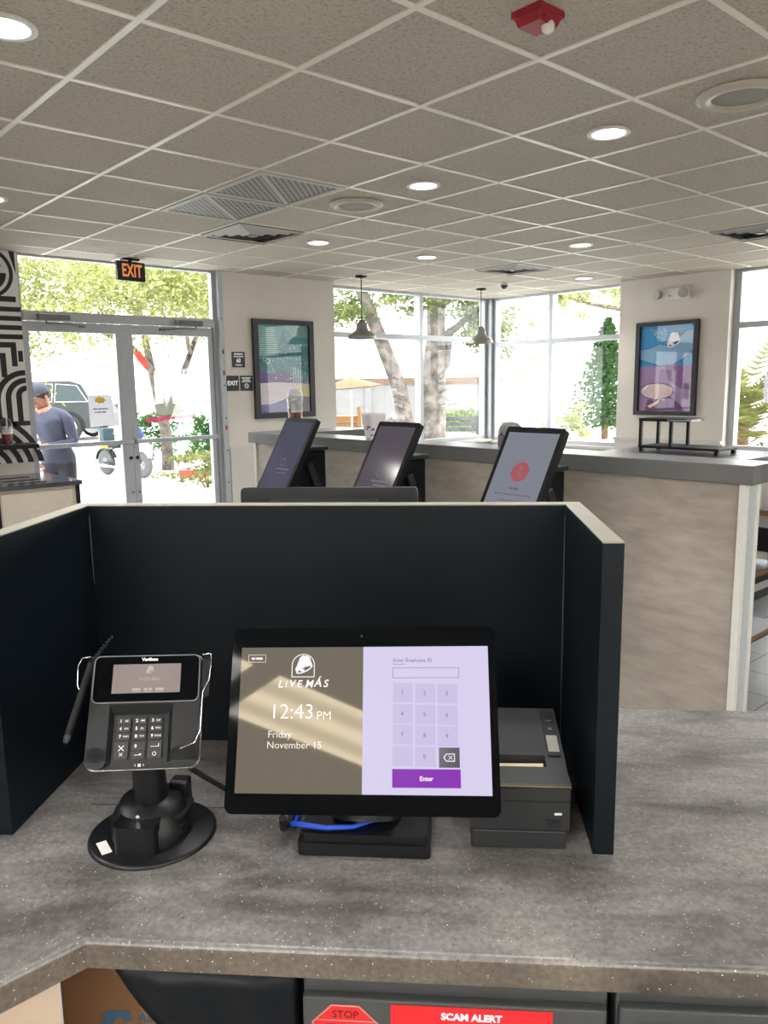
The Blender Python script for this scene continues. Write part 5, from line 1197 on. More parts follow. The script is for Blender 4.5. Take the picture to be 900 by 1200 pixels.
# tree in front of the doors: forked trunk on the right, wide light crown reaching left
tree('shade_tree', 'light green shade tree spreading over the view through the entrance doors', (7.1, 14.6, -0.03),
     [([(0, 0, 0), (0.0, 0, 0.7), (-0.12, -0.05, 1.3), (-0.35, -0.2, 2.1), (-0.7, -0.6, 3.2)], [0.13, 0.11, 0.10, 0.08, 0.04]), ([(-0.05, 0, 0.9), (0.25, -0.1, 1.6), (0.6, -0.2, 2.5), (0.9, -0.5, 3.4)], [0.08, 0.07, 0.055, 0.03])],
     [([(-0.25, -0.15, 1.9), (-0.9, -0.7, 2.35), (-1.7, -1.3, 2.6), (-2.6, -1.6, 3.1)], [0.08, 0.06, 0.045, 0.02]), ([(-0.5, -0.4, 2.7), (-1.2, -1.4, 3.1), (-1.9, -2.2, 3.3)], [0.06, 0.04, 0.02]), ([(0.5, -0.2, 2.3), (0.0, -1.0, 2.9), (-0.4, -1.8, 3.2)], [0.05, 0.035, 0.02])],
     [((-2.0, -2.0, 3.3), (1.9, 1.5, 0.9), 8500, 0.05), ((-0.5, -1.4, 3.4), (1.6, 1.4, 0.85), 6500, 0.05), ((-3.2, -1.9, 2.7), (1.1, 1.0, 0.9), 3200, 0.048), ((0.9, -0.9, 3.2), (1.1, 1.2, 0.8), 2600, 0.05)], L_light, M_bark, 11)
# big tree by the corner window: straight trunk and a leaning one
tree('shade_tree', 'big mottled tree with a straight and a leaning trunk beyond the left corner window', (9.95, 10.0, -0.03),
     [([(-0.02, 0, 0), (0.0, 0.0, 0.7), (0.02, -0.02, 1.6), (0.10, -0.05, 2.4), (0.12, -0.02, 3.6), (0.2, 0, 4.6)], [0.34, 0.28, 0.24, 0.17, 0.15, 0.1]), ([(-0.2, 0.1, 0), (-0.55, 0.05, 0.9), (-0.62, 0.15, 1.6), (-0.80, 0.35, 2.3), (-1.1, 0.6, 3.3), (-1.3, 0.8, 4.2)], [0.17, 0.145, 0.135, 0.125, 0.10, 0.05])],
     [([(0.1, 0, 2.3), (0.5, -0.3, 2.7), (1.0, -0.6, 3.1)], [0.09, 0.06, 0.03]), ([(0.05, 0, 1.7), (0.28, -0.1, 2.0), (0.35, -0.15, 2.6)], [0.12, 0.10, 0.06])],
     [((-0.2, 0.2, 3.9), (1.4, 1.3, 0.8), 5200, 0.052), ((0.75, -0.5, 2.75), (0.55, 0.6, 0.55), 2000, 0.05), ((-1.2, 0.9, 2.95), (0.7, 0.7, 0.45), 1700, 0.05), ((-1.8, 1.2, 3.0), (0.5, 0.5, 0.5), 1300, 0.05), ((0.9, -0.5, 2.5), (0.5, 0.6, 0.55), 1500, 0.05), ((0.0, 0.1, 3.1), (0.9, 0.7, 0.35), 1700, 0.05)], L_mid, M_bark, 5)
tree('shade_tree', 'sparse tree whose thin branch crosses the top of the right corner window', (14.0, 7.2, -0.03),
     [([(0, 0, 0), (0.0, 0.05, 1.5), (-0.2, 0.15, 2.6), (-0.3, 0.3, 4.0)], [0.2, 0.17, 0.13, 0.07])],
     [([(-0.2, 0.15, 2.5), (-0.9, 0.6, 2.85), (-1.7, 1.1, 3.0), (-2.6, 1.6, 3.25)], [0.07, 0.05, 0.035, 0.015]), ([(-0.5, 0.3, 2.65), (-0.9, 0.3, 3.1), (-1.4, 0.5, 3.5)], [0.04, 0.03, 0.015])],
     [((-1.1, 0.9, 3.4), (1.1, 0.9, 0.5), 1400, 0.05), ((-2.3, 1.4, 3.05), (0.5, 0.5, 0.4), 500, 0.05), ((-0.4, 0.5, 3.9), (1.2, 1.2, 0.8), 900, 0.07)], L_light, M_bark, 9)
# conifer
cf = thing('conifer', 'narrow bright green conifer beyond the right corner window', 'tree', (19.55, 12.6, -0.03))
MB(M_barkb).tube([(0, 0, 0), (0, 0, 3.3)], [0.1, 0.02], 10).build('trunk', cf)
fo = MB(leafmat('leaf_conifer', rgb(34, 62, 30), rgb(62, 92, 48))); rng = random.Random(2)
for tier in range(24):
    z = 0.45 + tier * 0.125; r_ = 1.45 * (1 - tier / 25.5)
    for k in range(21):
        a_ = 2 * PI * k / 21 + tier * 0.4 + rng.uniform(-.1, .1); ca, sa = math.cos(a_), math.sin(a_); rr_ = r_ * rng.uniform(0.75, 1.1)
        for q in range(7):
            f0 = rr_ * (q + 0.5) / 7; p = Vector((ca * f0, sa * f0, z - 0.12 * q / 7 + rng.uniform(-.06, .06))); w_ = 0.07 * rng.uniform(0.7, 1.3)
            n_ = Vector((-sa, ca, 0)); o_v = Vector((ca, sa, -0.1))
            zz_ = Vector((rng.uniform(-.5, .5), rng.uniform(-.5, .5), 1.0)) * w_; n_ = (n_ * rng.uniform(.3, 1) + o_v * rng.uniform(-1, 1)) * w_
            fo.add([p - n_, p - zz_ * 0.7, p + n_ * 1.4, p + zz_ * 0.4], [(0, 1, 2, 3)])
fo.build('foliage', cf)
# shrubs and hedges
def shrub(name, label, loc, rad, n, size, lm, seed, cat='shrub', group=None):
    t = thing(name, label, cat, loc, 0, group); rng = random.Random(seed)
    st_ = MB(M_barkb)
    for k in range(5):
        a_ = rng.uniform(0, 2 * PI); st_.tube([(0.05 * math.cos(a_), 0.05 * math.sin(a_), 0), (0.3 * rad[0] * math.cos(a_), 0.3 * rad[1] * math.sin(a_), rad[2])], [0.015, 0.006], 6)
    st_.build('stems', t); f_ = MB(lm); leaves(f_, rng, (0, 0, rad[2]), (rad[0], rad[1], rad[2] * 0.75), n, size); f_.build('foliage', t); return t
shrub('flowering_shrub', 'low yellow-green shrub at the kerb outside the right door', (6.3, 11.55, -0.03), (0.75, 0.6, 0.30), 1100, 0.05, L_palm, 21)
shrub('green_bush', 'round green bush seen at the right edge of the right door', (7.3, 13.2, -0.03), (0.42, 0.42, 0.62), 1300, 0.05, L_dark, 22)
shrub('green_bush', 'clipped green bush behind the motorcycle', (7.8, 16.9, -0.03), (0.7, 0.5, 0.62), 1300, 0.055, L_dark, 23)
shrub('low_hedge', 'dark low hedge under the window cling on the right door', (9.6, 17.0, -0.03), (1.0, 0.6, 0.36), 1500, 0.05, L_dark, 24)
shrub('clipped_hedge', 'grey-green clipped hedge before the pale boundary wall, beyond the corner window', (14.8, 13.85, -0.03), (1.1, 1.0, 0.55), 2600, 0.06, L_mid, 25)
shrub('pale_shrub', 'loose pale shrub left of the conifer', (17.3, 12.4, -0.03), (0.55, 0.55, 0.65), 900, 0.06, L_light, 26)
shrub('pale_shrub', 'thin yellow shrub showing over the far white wall', (31.8, 25.6, -0.03), (1.2, 1.2, 1.3), 900, 0.10, L_light, 27)
pb = thing('palm_bush', 'spiky palm bush beyond the window at the right edge of the photo', 'shrub', (10.0, 4.45, -0.0145)); rng = random.Random(31)
MB(M_barkb).tube([(0, 0, 0), (0, 0, 1.0)], [0.10, 0.08], 10).build('trunk', pb)
pf_ = MB(L_palm)
for k in range(80):
    a_ = rng.uniform(0, 2 * PI); el = rng.uniform(-0.5, 1.3); ln_ = rng.uniform(0.7, 1.15); d_ = Vector((math.cos(a_) * math.cos(el), math.sin(a_) * math.cos(el), math.sin(el)))
    sd = Vector((-math.sin(a_), math.cos(a_), 0)); base = Vector((0, 0, 0.75 + rng.uniform(0, 0.7)))
    for q in range(9):
        f0 = ln_ * (0.25 + 0.75 * q / 8); drop = Vector((0, 0, -0.35 * (f0 / ln_) ** 2)); c_p = base + d_ * f0 + drop; w_ = 0.22 * (1 - 0.5 * q / 8)
        for s_ in (-1, 1): pf_.add([c_p, c_p + sd * s_ * w_ + d_ * 0.16 + Vector((0, 0, -0.05)), c_p + d_ * 0.05], [(0, 1, 2)])
pf_.build('fronds', pb)
mu = MB(mat('mulch', rgb(120, 96, 74), 0.95, noise=0.5, nscale=25, bump=0.6, bscale=60)); mu.prism([(8.75, 2.2), (11.8, 2.2), (12.2, 5.2), (9.2, 5.4)], -0.03, -0.015); tag(mu.build('mulch_bed'), kind='stuff')
# boundary walls, kerb
M_bwall = mat('boundary_paint', rgb(112, 111, 110), 0.8, noise=0.08, nscale=2); M_cope = mat('coping_tan', rgb(92, 72, 56), 0.8, noise=0.15, nscale=4); M_bwhite = mat('boundary_white', rgb(240, 240, 238), 0.8, noise=0.02)
def bwall(name, label, p0, p1, h_, mm, cop, hc=0.16):
    p0 = Vector((*p0, 0)); p1 = Vector((*p1, 0)); d_ = (p1 - p0); ln_ = d_.length; t = thing(name, label, 'wall', p0 + Vector((0, 0, -0.03)), math.atan2(d_.y, d_.x)); t['kind'] = 'thing'
    MB(mm).box(0, ln_, -0.1, 0.1, 0, h_).build('wall_panel', t); c_ = MB(cop).box(-0.03, ln_ + 0.03, -0.14, 0.14, h_, h_ + hc); c_.build('coping', t)
    c_ = MB(mm)
    for k in range(int(ln_ // 2.4) + 1): c_.box(k * 2.4 - 0.12, k * 2.4 + 0.12, -0.13, 0.13, 0, h_)
    c_.build('pilasters', t); return t
bwall('boundary_wall', 'pale grey boundary wall with a tan coping behind the big tree', (15.2, 21.6), (20.4, 17.2), 1.62, M_bwall, M_cope, 0.22)
bwall('boundary_wall', 'long white boundary wall far behind the right corner window', (21.5, 17.6), (44, 15.5), 1.75, M_bwhite, M_bwhite, 0.06)
kb = MB(mat('kerb_red', rgb(168, 60, 52), 0.8, noise=0.1)); kb.prism([(6.55, 13.05), (6.95, 12.75), (7.03, 12.85), (6.63, 13.15)], -0.03, 0.11); tag(kb.build('red_kerb'), 'short red-painted kerb beside the front wheel of the motorcycle', 'kerb')
bl = thing('bollard', 'yellow bollard beyond the left door, left of the motorcycle', 'bollard', (6.35, 15.9, -0.03))
MB(mat('bollard_yellow', rgb(246, 196, 40), 0.5, noise=0.03)).lathe([(0.1, 0), (0.1, 0.95), (0.08, 1.0), (0, 1.02)], 20).build('post', bl)
MB(M_blackpl).at(Matrix.Translation((0, 0, 0.78))).arc(0, 0, 0.1005, 0.103, 0, 360, 0, 0.1, 24).build('black_band', bl)

# ------------------------------------------------------------------ cars and motorcycle
M_tyre = mat('tyre', rgb(24, 24, 25), 0.8); M_alloy = mat('alloy', rgb(205, 207, 210), 0.3, metal=0.4, noise=0.02); M_carglass = mat('car_glass', rgb(26, 42, 40), 0.25, noise=0.02)
def car(name, label, loc, rz, paint, trim_):
    t = thing(name, label, 'car', loc, rz)
    b_ = MB(paint)
    side = [(-2.25, 0.35), (-2.3, 0.75), (-2.22, 1.0), (-2.05, 1.08), (-1.72, 1.58), (-1.4, 1.68), (0.2, 1.68), (0.55, 1.60), (1.2, 1.10), (2.0, 0.98), (2.25, 0.80), (2.3, 0.45), (2.2, 0.32)]
    n = len(side); hw_ = 0.92
    def wy(z): return hw_ if z < 1.05 else hw_ - (z - 1.05) * 0.32
    v = [(x, -wy(z), z) for x, z in side] + [(x, wy(z), z) for x, z in side]
    b_.add(v, [tuple(range(n)), tuple(range(2 * n - 1, n - 1, -1))] + [(i, n + i, n + (i + 1) % n, (i + 1) % n) for i in range(n)])
    b_.build('body', t)
    for s_ in (-1, 1):
        for k_, (poly) in enumerate([[(-1.95, 1.10), (-1.62, 1.55), (-1.02, 1.60), (-1.02, 1.10)], [(-0.94, 1.10), (-0.94, 1.60), (-0.02, 1.60), (-0.02, 1.10)], [(0.06, 1.10), (0.06, 1.60), (0.35, 1.57), (1.02, 1.12)]]):
            g_ = MB(M_carglass); g_.add([(x, s_ * (wy(z) + 0.006), z) for x, z in poly], [tuple(range(len(poly)))]); g_.build('side_window', t)
            f_ = MB(trim_); pts = [(x, s_ * (wy(z) + 0.008), z) for x, z in poly]; f_.tube(pts + [pts[0]], 0.012, 6); f_.build('window_trim', t)
    ws_ = MB(M_carglass); ws_.add([(0.60, -0.72, 1.565), (1.16, -0.84, 1.14), (1.16, 0.84, 1.14), (0.60, 0.72, 1.565)], [(0, 1, 2, 3)]); ws_.at(Matrix.Translation((0.012, 0, 0.012))); ws_.add([(0.60, -0.70, 1.565), (1.16, -0.82, 1.14), (1.16, 0.82, 1.14), (0.60, 0.70, 1.565)], [(0, 1, 2, 3)]); ws_.build('windscreen', t)
    for wx_ in (-1.38, 1.42):
        for s_ in (-1, 1):
            y_ = s_ * 0.93
            ar_ = MB(M_rubber); ar_.at(plane_m((wx_, s_ * 0.925, 0.38), (1, 0, 0), (0, 0, 1))).arc(0, 0, 0.38, 0.45, -10, 190, -0.02, 0.02, 20); ar_.build('wheel_arch', t)
            w_ = MB(M_tyre).at(plane_m((wx_, y_, 0.38), (1, 0, 0), (0, 0, 1))); w_.lathe([(0.24, -0.11), (0.34, -0.11), (0.37, -0.07), (0.37, 0.07), (0.34, 0.11), (0.24, 0.11)], 32); wo = w_.build('tyre', t)
            r_ = MB(M_alloy).at(plane_m((wx_, y_, 0.38), (1, 0, 0), (0, 0, 1))); r_.lathe([(0.26, -0.115), (0.26, 0.115), (0.235, 0.10), (0.235, -0.10)], 32)
            for k in range(5):
                a_ = R(72 * k + 90); ca, sa = math.cos(a_), math.sin(a_)
                r_.prism([(0.05 * ca - 0.055 * sa, 0.05 * sa + 0.055 * ca), (0.245 * ca - 0.075 * sa, 0.245 * sa + 0.075 * ca), (0.245 * ca + 0.075 * sa, 0.245 * sa - 0.075 * ca), (0.05 * ca + 0.055 * sa, 0.05 * sa - 0.055 * ca)], -0.108, 0.108)
            r_.lathe([(0.07, -0.112), (0.07, 0.112)], 16); r_.build('wheel_rim', wo)
    lt_ = MB(M_scw)
    for s_ in (-1, 1): lt_.box(2.16, 2.27, s_ * 0.72 - 0.14, s_ * 0.72 + 0.14, 0.70, 0.82, 0.02)
    lt_.build('headlamps', t)
    tl_ = MB(M_red)
    for s_ in (-1, 1): tl_.box(-2.29, -2.2, s_ * 0.78 - 0.1, s_ * 0.78 + 0.1, 0.78, 1.0, 0.02)
    tl_.build('tail_lamps', t)
    hd_ = MB(trim_)
    for s_ in (-1, 1):
        for x_ in (-0.8, 0.15): hd_.box(x_, x_ + 0.16, s_ * 0.925 - 0.012, s_ * 0.925 + 0.012, 0.94, 0.965)
    hd_.build('door_handles', t)
    return t
rz_v = CA + R(4.6)      # across the line of sight
car('parked_car', 'dark green-black parked car with five-spoke wheels behind the person', (8.5, 27.0, -0.03), rz_v + PI, mat('car_dark', rgb(20, 27, 27), 0.35, noise=0.04), M_chrome).scale = (1.12, 1.12, 1.12)

mo = thing('motorcycle', 'black and chrome motorcycle with a blue front cowl, parked outside the doors', 'motorcycle', (6.02, 14.2, -0.03), R(-77.7)); mo.scale = (0.8, 0.8, 0.8)
M_mblue = mat('cowl_blue', rgb(36, 70, 126), 0.3, noise=0.05)
def wheel(x):
    w_ = MB(mat('sunlit_tyre', rgb(88, 88, 90), 0.8)).at(plane_m((x, 0, 0.30), (1, 0, 0), (0, 0, 1))); w_.lathe([(0.235, -0.05), (0.28, -0.05), (0.30, -0.02), (0.30, 0.02), (0.28, 0.05), (0.235, 0.05)], 32); wo = w_.build('wheel', mo)  # tyre colour lightened to look washed out by daylight
    r_ = MB(M_alloy).at(plane_m((x, 0, 0.30), (1, 0, 0), (0, 0, 1))); r_.lathe([(0.24, -0.04), (0.24, 0.04), (0.22, 0.03), (0.22, -0.03)], 32); r_.lathe([(0.04, -0.06), (0.04, 0.06)], 14)
    for k in range(14):
        a_ = 2 * PI * k / 14; r_.tube([(0.03 * math.cos(a_), 0.03 * math.sin(a_), 0), (0.23 * math.cos(a_ + 0.12), 0.23 * math.sin(a_ + 0.12), 0)], 0.006, 6)
    r_.arc(0, 0, 0.05, 0.12, 0, 360, 0.045, 0.05); r_.build('spokes', wo)
wheel(-0.68); wheel(0.72)
MB(M_blackmetal).tube([(-0.68, -0.08, 0.30), (-0.2, -0.09, 0.32), (0.1, -0.09, 0.30), (0.3, 0, 0.45), (0.45, 0, 0.85)], 0.022, 8).tube([(0.45, 0, 0.85), (0.0, 0, 0.72), (-0.45, 0, 0.62), (-0.68, 0.08, 0.30)], 0.022, 8).build('frame', mo)
en = MB(M_alloy); en.box(-0.18, 0.22, -0.12, 0.12, 0.24, 0.44, 0.03)
for a_ in (-22, 22): en.at(Matrix.Translation((0.02, 0, 0.42)) @ Matrix.Rotation(R(a_), 4, 'Y')); en.lathe([(0.075, 0), (0.085, 0.02), (0.07, 0.03), (0.085, 0.06), (0.07, 0.07), (0.085, 0.1), (0.07, 0.11), (0.085, 0.15), (0.05, 0.2), (0, 0.21)], 16)
en.build('engine', mo)
MB(M_blackmetal).ball((0.16, 0, 0.80), 0.2, 16, (1.25, 0.62, 0.62)).build('fuel_tank', mo)
MB(M_rubber).box(-0.42, -0.02, -0.14, 0.14, 0.66, 0.74, 0.03).box(-0.62, -0.42, -0.10, 0.10, 0.72, 0.79, 0.03).build('seat', mo)
MB(mat('bag_teal', rgb(40, 66, 76), 0.6)).box(-0.70, -0.50, -0.16, 0.16, 0.78, 1.12, 0.04).build('backrest_bag', mo)
MB(M_blackmetal).at(plane_m((-0.68, 0, 0.30), (1, 0, 0), (0, 0, 1))).arc(0, 0, 0.325, 0.345, 20, 170, -0.075, 0.075).build('rear_fender', mo)
MB(M_chrome).at(plane_m((0.72, 0, 0.30), (1, 0, 0), (0, 0, 1))).arc(0, 0, 0.32, 0.335, 30, 150, -0.06, 0.06).build('front_fender', mo)
fk = MB(M_chrome)
for s_ in (-0.075, 0.075): fk.tube([(0.72, s_, 0.30), (0.46, s_, 0.98)], 0.02, 8)
fk.build('fork', mo)
MB(M_chrome).tube([(0.22, -0.38, 1.02), (0.36, -0.30, 1.10), (0.45, -0.1, 1.02), (0.45, 0.1, 1.02), (0.36, 0.30, 1.10), (0.22, 0.38, 1.02)], 0.014, 8).build('handlebar', mo)
MB(M_mblue).ball((0.58, 0, 1.0), 0.145, 16, (0.8, 1.0, 1.2)).build('front_cowl', mo)
ep = MB(M_chrome)
for s_ in (-0.15, 0.15): ep.tube([(0.12, s_ * 0.8, 0.42), (0.16, s_, 0.26), (-0.2, s_, 0.22), (-0.85, s_, 0.24)], [0.022, 0.025, 0.03, 0.042], 10)
ep.build('exhaust', mo)

# ------------------------------------------------------------------ patio things behind the left window
pz = thing('patio_umbrella', 'small tan patio umbrella seen through the left window pane', 'umbrella', (10.25, 12.6, -0.03))
M_tan = mat('canvas_tan', rgb(132, 104, 70), 0.8, noise=0.1)
cv = MB(M_tan); vs = [(0, 0, 1.80)] + [(0.62 * math.cos(2 * PI * k / 8), 0.62 * math.sin(2 * PI * k / 8), 1.60 + 0.05 * math.cos(2 * PI * k / 8)) for k in range(8)]
cv.add(vs, [(0, 1 + k, 1 + (k + 1) % 8) for k in range(8)]); cv.add([(x, y, z - 0.015) for x, y, z in vs], [(0, 1 + (k + 1) % 8, 1 + k) for k in range(8)]); cv.build('canopy', pz)
MB(M_alu).cyl((0, 0, 0), (0, 0, 1.79), 0.018).build('pole', pz); MB(M_bwall).lathe([(0.22, 0), (0.22, 0.08), (0.03, 0.12)], 24).build('base', pz)
M_orw = mat('orange_wood', rgb(140, 98, 54), 0.7, noise=0.2, nscale=6)
for k, (x_, y_, lab) in enumerate([(9.5, 13.1, 'orange wooden planter box seen low in the left window, nearer the pier'), (10.75, 13.45, 'taller orange wooden crate stand behind the patio umbrella')]):
    t = thing('wooden_planter', lab, 'planter', (x_, y_, -0.03), R(-42)); hh = 0.70 + 0.42 * k
    sl_ = MB(M_orw)
    for q in range(int(hh / 0.16)): sl_.box(-0.30, 0.30, -0.22, 0.22, 0.04 + 0.16 * q, 0.17 + 0.16 * q, 0.004)
    sl_.build('slat_sides', t)
    p_ = MB(M_orw)
    for sx in (-1, 1):
        for sy in (-1, 1): p_.box(sx * 0.31 - 0.03, sx * 0.31 + 0.03, sy * 0.23 - 0.03, sy * 0.23 + 0.03, 0, hh + 0.04)
    p_.build('corner_posts', t)
bn = thing('park_bench', 'dark bench in front of the clipped hedge behind the tree trunk', 'bench', (12.9, 12.3, -0.03), CA)
M_bdk = mat('bench_dark', rgb(70, 74, 70), 0.7, noise=0.2)
sl_ = MB(M_bdk)
for q in range(4): sl_.box(-0.75, 0.75, -0.22 + 0.12 * q, -0.13 + 0.12 * q, 0.43, 0.46)
sl_.build('seat', bn); sl_ = MB(M_bdk)
for q in range(3): sl_.box(-0.75, 0.75, 0.24, 0.27, 0.55 + 0.12 * q, 0.64 + 0.12 * q)
sl_.build('backrest', bn)
for sx in (-0.6, 0.6):
    MB(M_bdk).box(sx - 0.03, sx + 0.03, -0.2, -0.15, 0, 0.43).build('leg', bn); MB(M_bdk).box(sx - 0.03, sx + 0.03, 0.2, 0.25, 0, 0.90).build('leg', bn)
tb = thing('picnic_table', 'pale cyan picnic table right of the tree trunk beyond the corner window', 'table', (11.75, 11.6, -0.03), CA)
MB(mat('pale_cyan', rgb(190, 222, 224), 0.5, noise=0.03)).box(-0.65, 0.65, -0.35, 0.35, 0.55, 0.60, 0.005).build('tabletop', tb)
for sx in (-0.5, 0.5):
    for sy in (-0.25, 0.25): MB(M_bdk).tube([(sx, sy, 0.55), (sx * 1.1, sy * 1.2, 0)], 0.025, 8).build('leg', tb)
# ------------------------------------------------------------------ person outside the left door, stooping to the left
M_skin = mat('skin', rgb(160, 112, 92), 0.55, noise=0.05)
M_shirt = mat('shirt_blue_grey', rgb(70, 73, 90), 0.85, noise=0.08, nscale=14)
M_trou = mat('trousers_dark', rgb(46, 46, 56), 0.9, noise=0.1)
M_shoe = mat('shoe_dark', rgb(40, 40, 44), 0.7)
M_cap = mat('cap_grey', rgb(60, 66, 78), 0.8, noise=0.08)
def skin_mesh(pts, edges, radii, root, sub=2):
    """grow one continuous surface round a skeleton of joints"""
    me = bpy.data.meshes.new('s'); me.from_pydata([tuple(p) for p in pts], edges, []); me.update()
    o = bpy.data.objects.new('s', me); COL.objects.link(o)
    md = o.modifiers.new('skin', 'SKIN'); md.use_smooth_shade = True
    for i, v in enumerate(me.skin_vertices[0].data):
        r_ = radii[i]; v.radius = r_ if isinstance(r_, tuple) else (r_, r_); v.use_root = (i == root)
    s_ = o.modifiers.new('sub', 'SUBSURF'); s_.levels = sub; s_.render_levels = sub
    dg = bpy.context.evaluated_depsgraph_get(); ev = o.evaluated_get(dg); m2 = ev.to_mesh()
    vs = [v.co.copy() for v in m2.vertices]; fs = [tuple(p.vertices) for p in m2.polygons]
    ev.to_mesh_clear(); bpy.data.objects.remove(o); bpy.data.meshes.remove(me)
    return vs, fs
# local frame: x to the viewer's right, y away from the viewer, z up; origin between the feet
PB = Vector((2.76, 8.115, -0.03))
per = thing('person', 'person in a grey cap and blue-grey shirt stooping outside the left door', 'person', PB, R(-41))
J = {
 'pelvis': (0.0, 0.0, 0.93), 'waist': (-0.01, -0.01, 1.05), 'chest': (-0.045, -0.04, 1.24), 'neck0': (-0.065, -0.06, 1.40), 'neck': (-0.08, -0.075, 1.455),
 'head': (-0.095, -0.10, 1.545), 'crown': (-0.095, -0.095, 1.645),
 'shR': (0.115, -0.03, 1.365), 'elR': (0.205, -0.06, 1.10), 'wrR': (0.0, -0.285, 1.085), 'haR': (-0.075, -0.31, 1.075),
 'shL': (-0.265, -0.06, 1.35), 'elL': (-0.28, -0.16, 1.09), 'wrL': (-0.115, -0.305, 0.945), 'haL': (-0.060, -0.325, 0.885),
 'hipR': (0.085, 0.0, 0.86), 'knR': (0.085, -0.03, 0.49), 'anR': (0.09, 0.03, 0.09), 'toR': (0.09, -0.14, 0.04),
 'hipL': (-0.085, 0.0, 0.86), 'knL': (-0.09, -0.04, 0.49), 'anL': (-0.10, 0.02, 0.09), 'toL': (-0.11, -0.15, 0.04)}
RD = {'pelvis': (0.165, 0.125), 'waist': (0.165, 0.125), 'chest': (0.175, 0.125), 'neck0': 0.085, 'neck': 0.06, 'head': (0.082, 0.098), 'crown': (0.068, 0.08),
 'shR': 0.072, 'elR': 0.052, 'wrR': 0.033, 'haR': (0.040, 0.020), 'shL': 0.072, 'elL': 0.050, 'wrL': 0.032, 'haL': (0.038, 0.02),
 'hipR': 0.105, 'knR': 0.066, 'anR': 0.045, 'toR': 0.042, 'hipL': 0.105, 'knL': 0.066, 'anL': 0.045, 'toL': 0.042}
names = list(J); ix = {n: i for i, n in enumerate(names)}
E_ = [('pelvis', 'waist'), ('waist', 'chest'), ('chest', 'neck0'), ('neck0', 'neck'), ('neck', 'head'), ('head', 'crown'), ('neck0', 'shR'), ('shR', 'elR'), ('elR', 'wrR'), ('wrR', 'haR'), ('neck0', 'shL'), ('shL', 'elL'), ('elL', 'wrL'), ('wrL', 'haL'),
      ('pelvis', 'hipR'), ('hipR', 'knR'), ('knR', 'anR'), ('anR', 'toR'), ('pelvis', 'hipL'), ('hipL', 'knL'), ('knL', 'anL'), ('anL', 'toL')]
pts = [Vector(J[n]) for n in names]; eds = [(ix[a], ix[b]) for a, b in E_]; rad = [RD[n] for n in names]
root_i = ix['pelvis']
# five fingers on each hand, rooted inside the palm
def hand(wr, ha, curl, side):
    w_, h_ = Vector(J[wr]), Vector(J[ha]); d_ = (h_ - w_).normalized(); n_ = Vector(curl).normalized(); n_ = (n_ - d_ * n_.dot(d_)).normalized(); s_ = d_.cross(n_) * side
    for k, (off, ln_) in enumerate([(-0.030, 0.068), (-0.010, 0.078), (0.010, 0.074), (0.029, 0.058)]):
        b_ = h_ + s_ * off + d_ * 0.012; i0 = len(pts)
        for q, (f_, cu) in enumerate([(0.0, 0.0), (0.42, 0.10), (0.72, 0.34), (0.88, 0.62)]):
            pts.append(b_ + d_ * ln_ * f_ + n_ * ln_ * cu); rad.append([0.0115, 0.0095, 0.0088, 0.0075][q])
        eds.extend([(ix[ha], i0), (i0, i0 + 1), (i0 + 1, i0 + 2), (i0 + 2, i0 + 3)])
    b_ = w_.lerp(h_, 0.55) - s_ * 0.030; i0 = len(pts)
    for q, (f_, o2, cu) in enumerate([(0.0, 0.008, 0.004), (0.028, 0.022, 0.014), (0.052, 0.022, 0.034)]):
        pts.append(b_ + d_ * f_ - s_ * o2 + n_ * cu); rad.append([0.013, 0.0105, 0.0085][q])
    eds.extend([(ix[ha], i0), (i0, i0 + 1), (i0 + 1, i0 + 2)])
hand('wrR', 'haR', (0, 0.2, -1), 1); hand('wrL', 'haL', (0.25, -1, 0.1), -1)
vs, fs = skin_mesh(pts, eds, rad, root_i, 3)
def seg_of(c):
    best, bn_ = 1e9, None
    for a, b in E_:
        p, q = Vector(J[a]), Vector(J[b]); d_ = q - p; t = max(0, min(1, (c - p).dot(d_) / d_.dot(d_))); dist = (c - p - d_ * t).length
        if dist < best: best, bn_ = dist, (a, b, t)
    return bn_
bd = MB(); zones = {}
for f_ in fs:
    c = sum((vs[i] for i in f_), Vector()) / len(f_); a, b, t = seg_of(c)
    if b in ('head', 'crown') or (b == 'neck' and t > 0.55): mm = M_skin
    elif b in ('haR', 'haL') or (b == 'wrL' and t > 0.55) or (b == 'wrR' and t > 0.93): mm = M_skin
    elif b in ('toR', 'toL'): mm = M_shoe
    elif b in ('knR', 'anR', 'knL', 'anL') or c.z < 0.90: mm = M_trou
    else: mm = M_shirt
    if 'wr' not in b and 'ha' not in b and c.z < 0.90 and b not in ('toR', 'toL'): mm = M_trou
    zones.setdefault(mm, []).append(f_)
allv = [bd.bm.verts.new(v) for v in vs]
for mm, ff in zones.items():
    bd.use(mm)
    for f_ in ff:
        try: fc = bd.bm.faces.new([allv[i] for i in f_]); fc.material_index = bd.ci; fc.smooth = True
        except ValueError: pass
# face: nose, brow, eyes, mouth and ears set into the head, looking down to the left
HMx = Matrix.Translation(Vector(J['head']) + Vector((0, 0, 0.01))) @ Matrix.Rotation(R(-28), 4, 'Z') @ Matrix.Rotation(R(16), 4, 'X')
bd.at(HMx); bd.use(M_skin)
bd.tube([(0, -0.088, 0.03), (0, -0.108, -0.006), (0, -0.096, -0.014)], [0.010, 0.014, 0.010], 8); bd.ball((0.083, 0.005, 0.0), 0.02, 10, (0.4, 0.8, 1.3)); bd.ball((-0.083, 0.005, 0.0), 0.02, 10, (0.4, 0.8, 1.3))
bd.ball((0, -0.07, -0.055), 0.036, 12, (1.0, 0.9, 0.8))
bd.use(mat('eye_white', rgb(236, 232, 228), 0.3, noise=0.0)); bd.ball((0.032, -0.084, 0.022), 0.010, 10); bd.ball((-0.032, -0.084, 0.022), 0.010, 10)
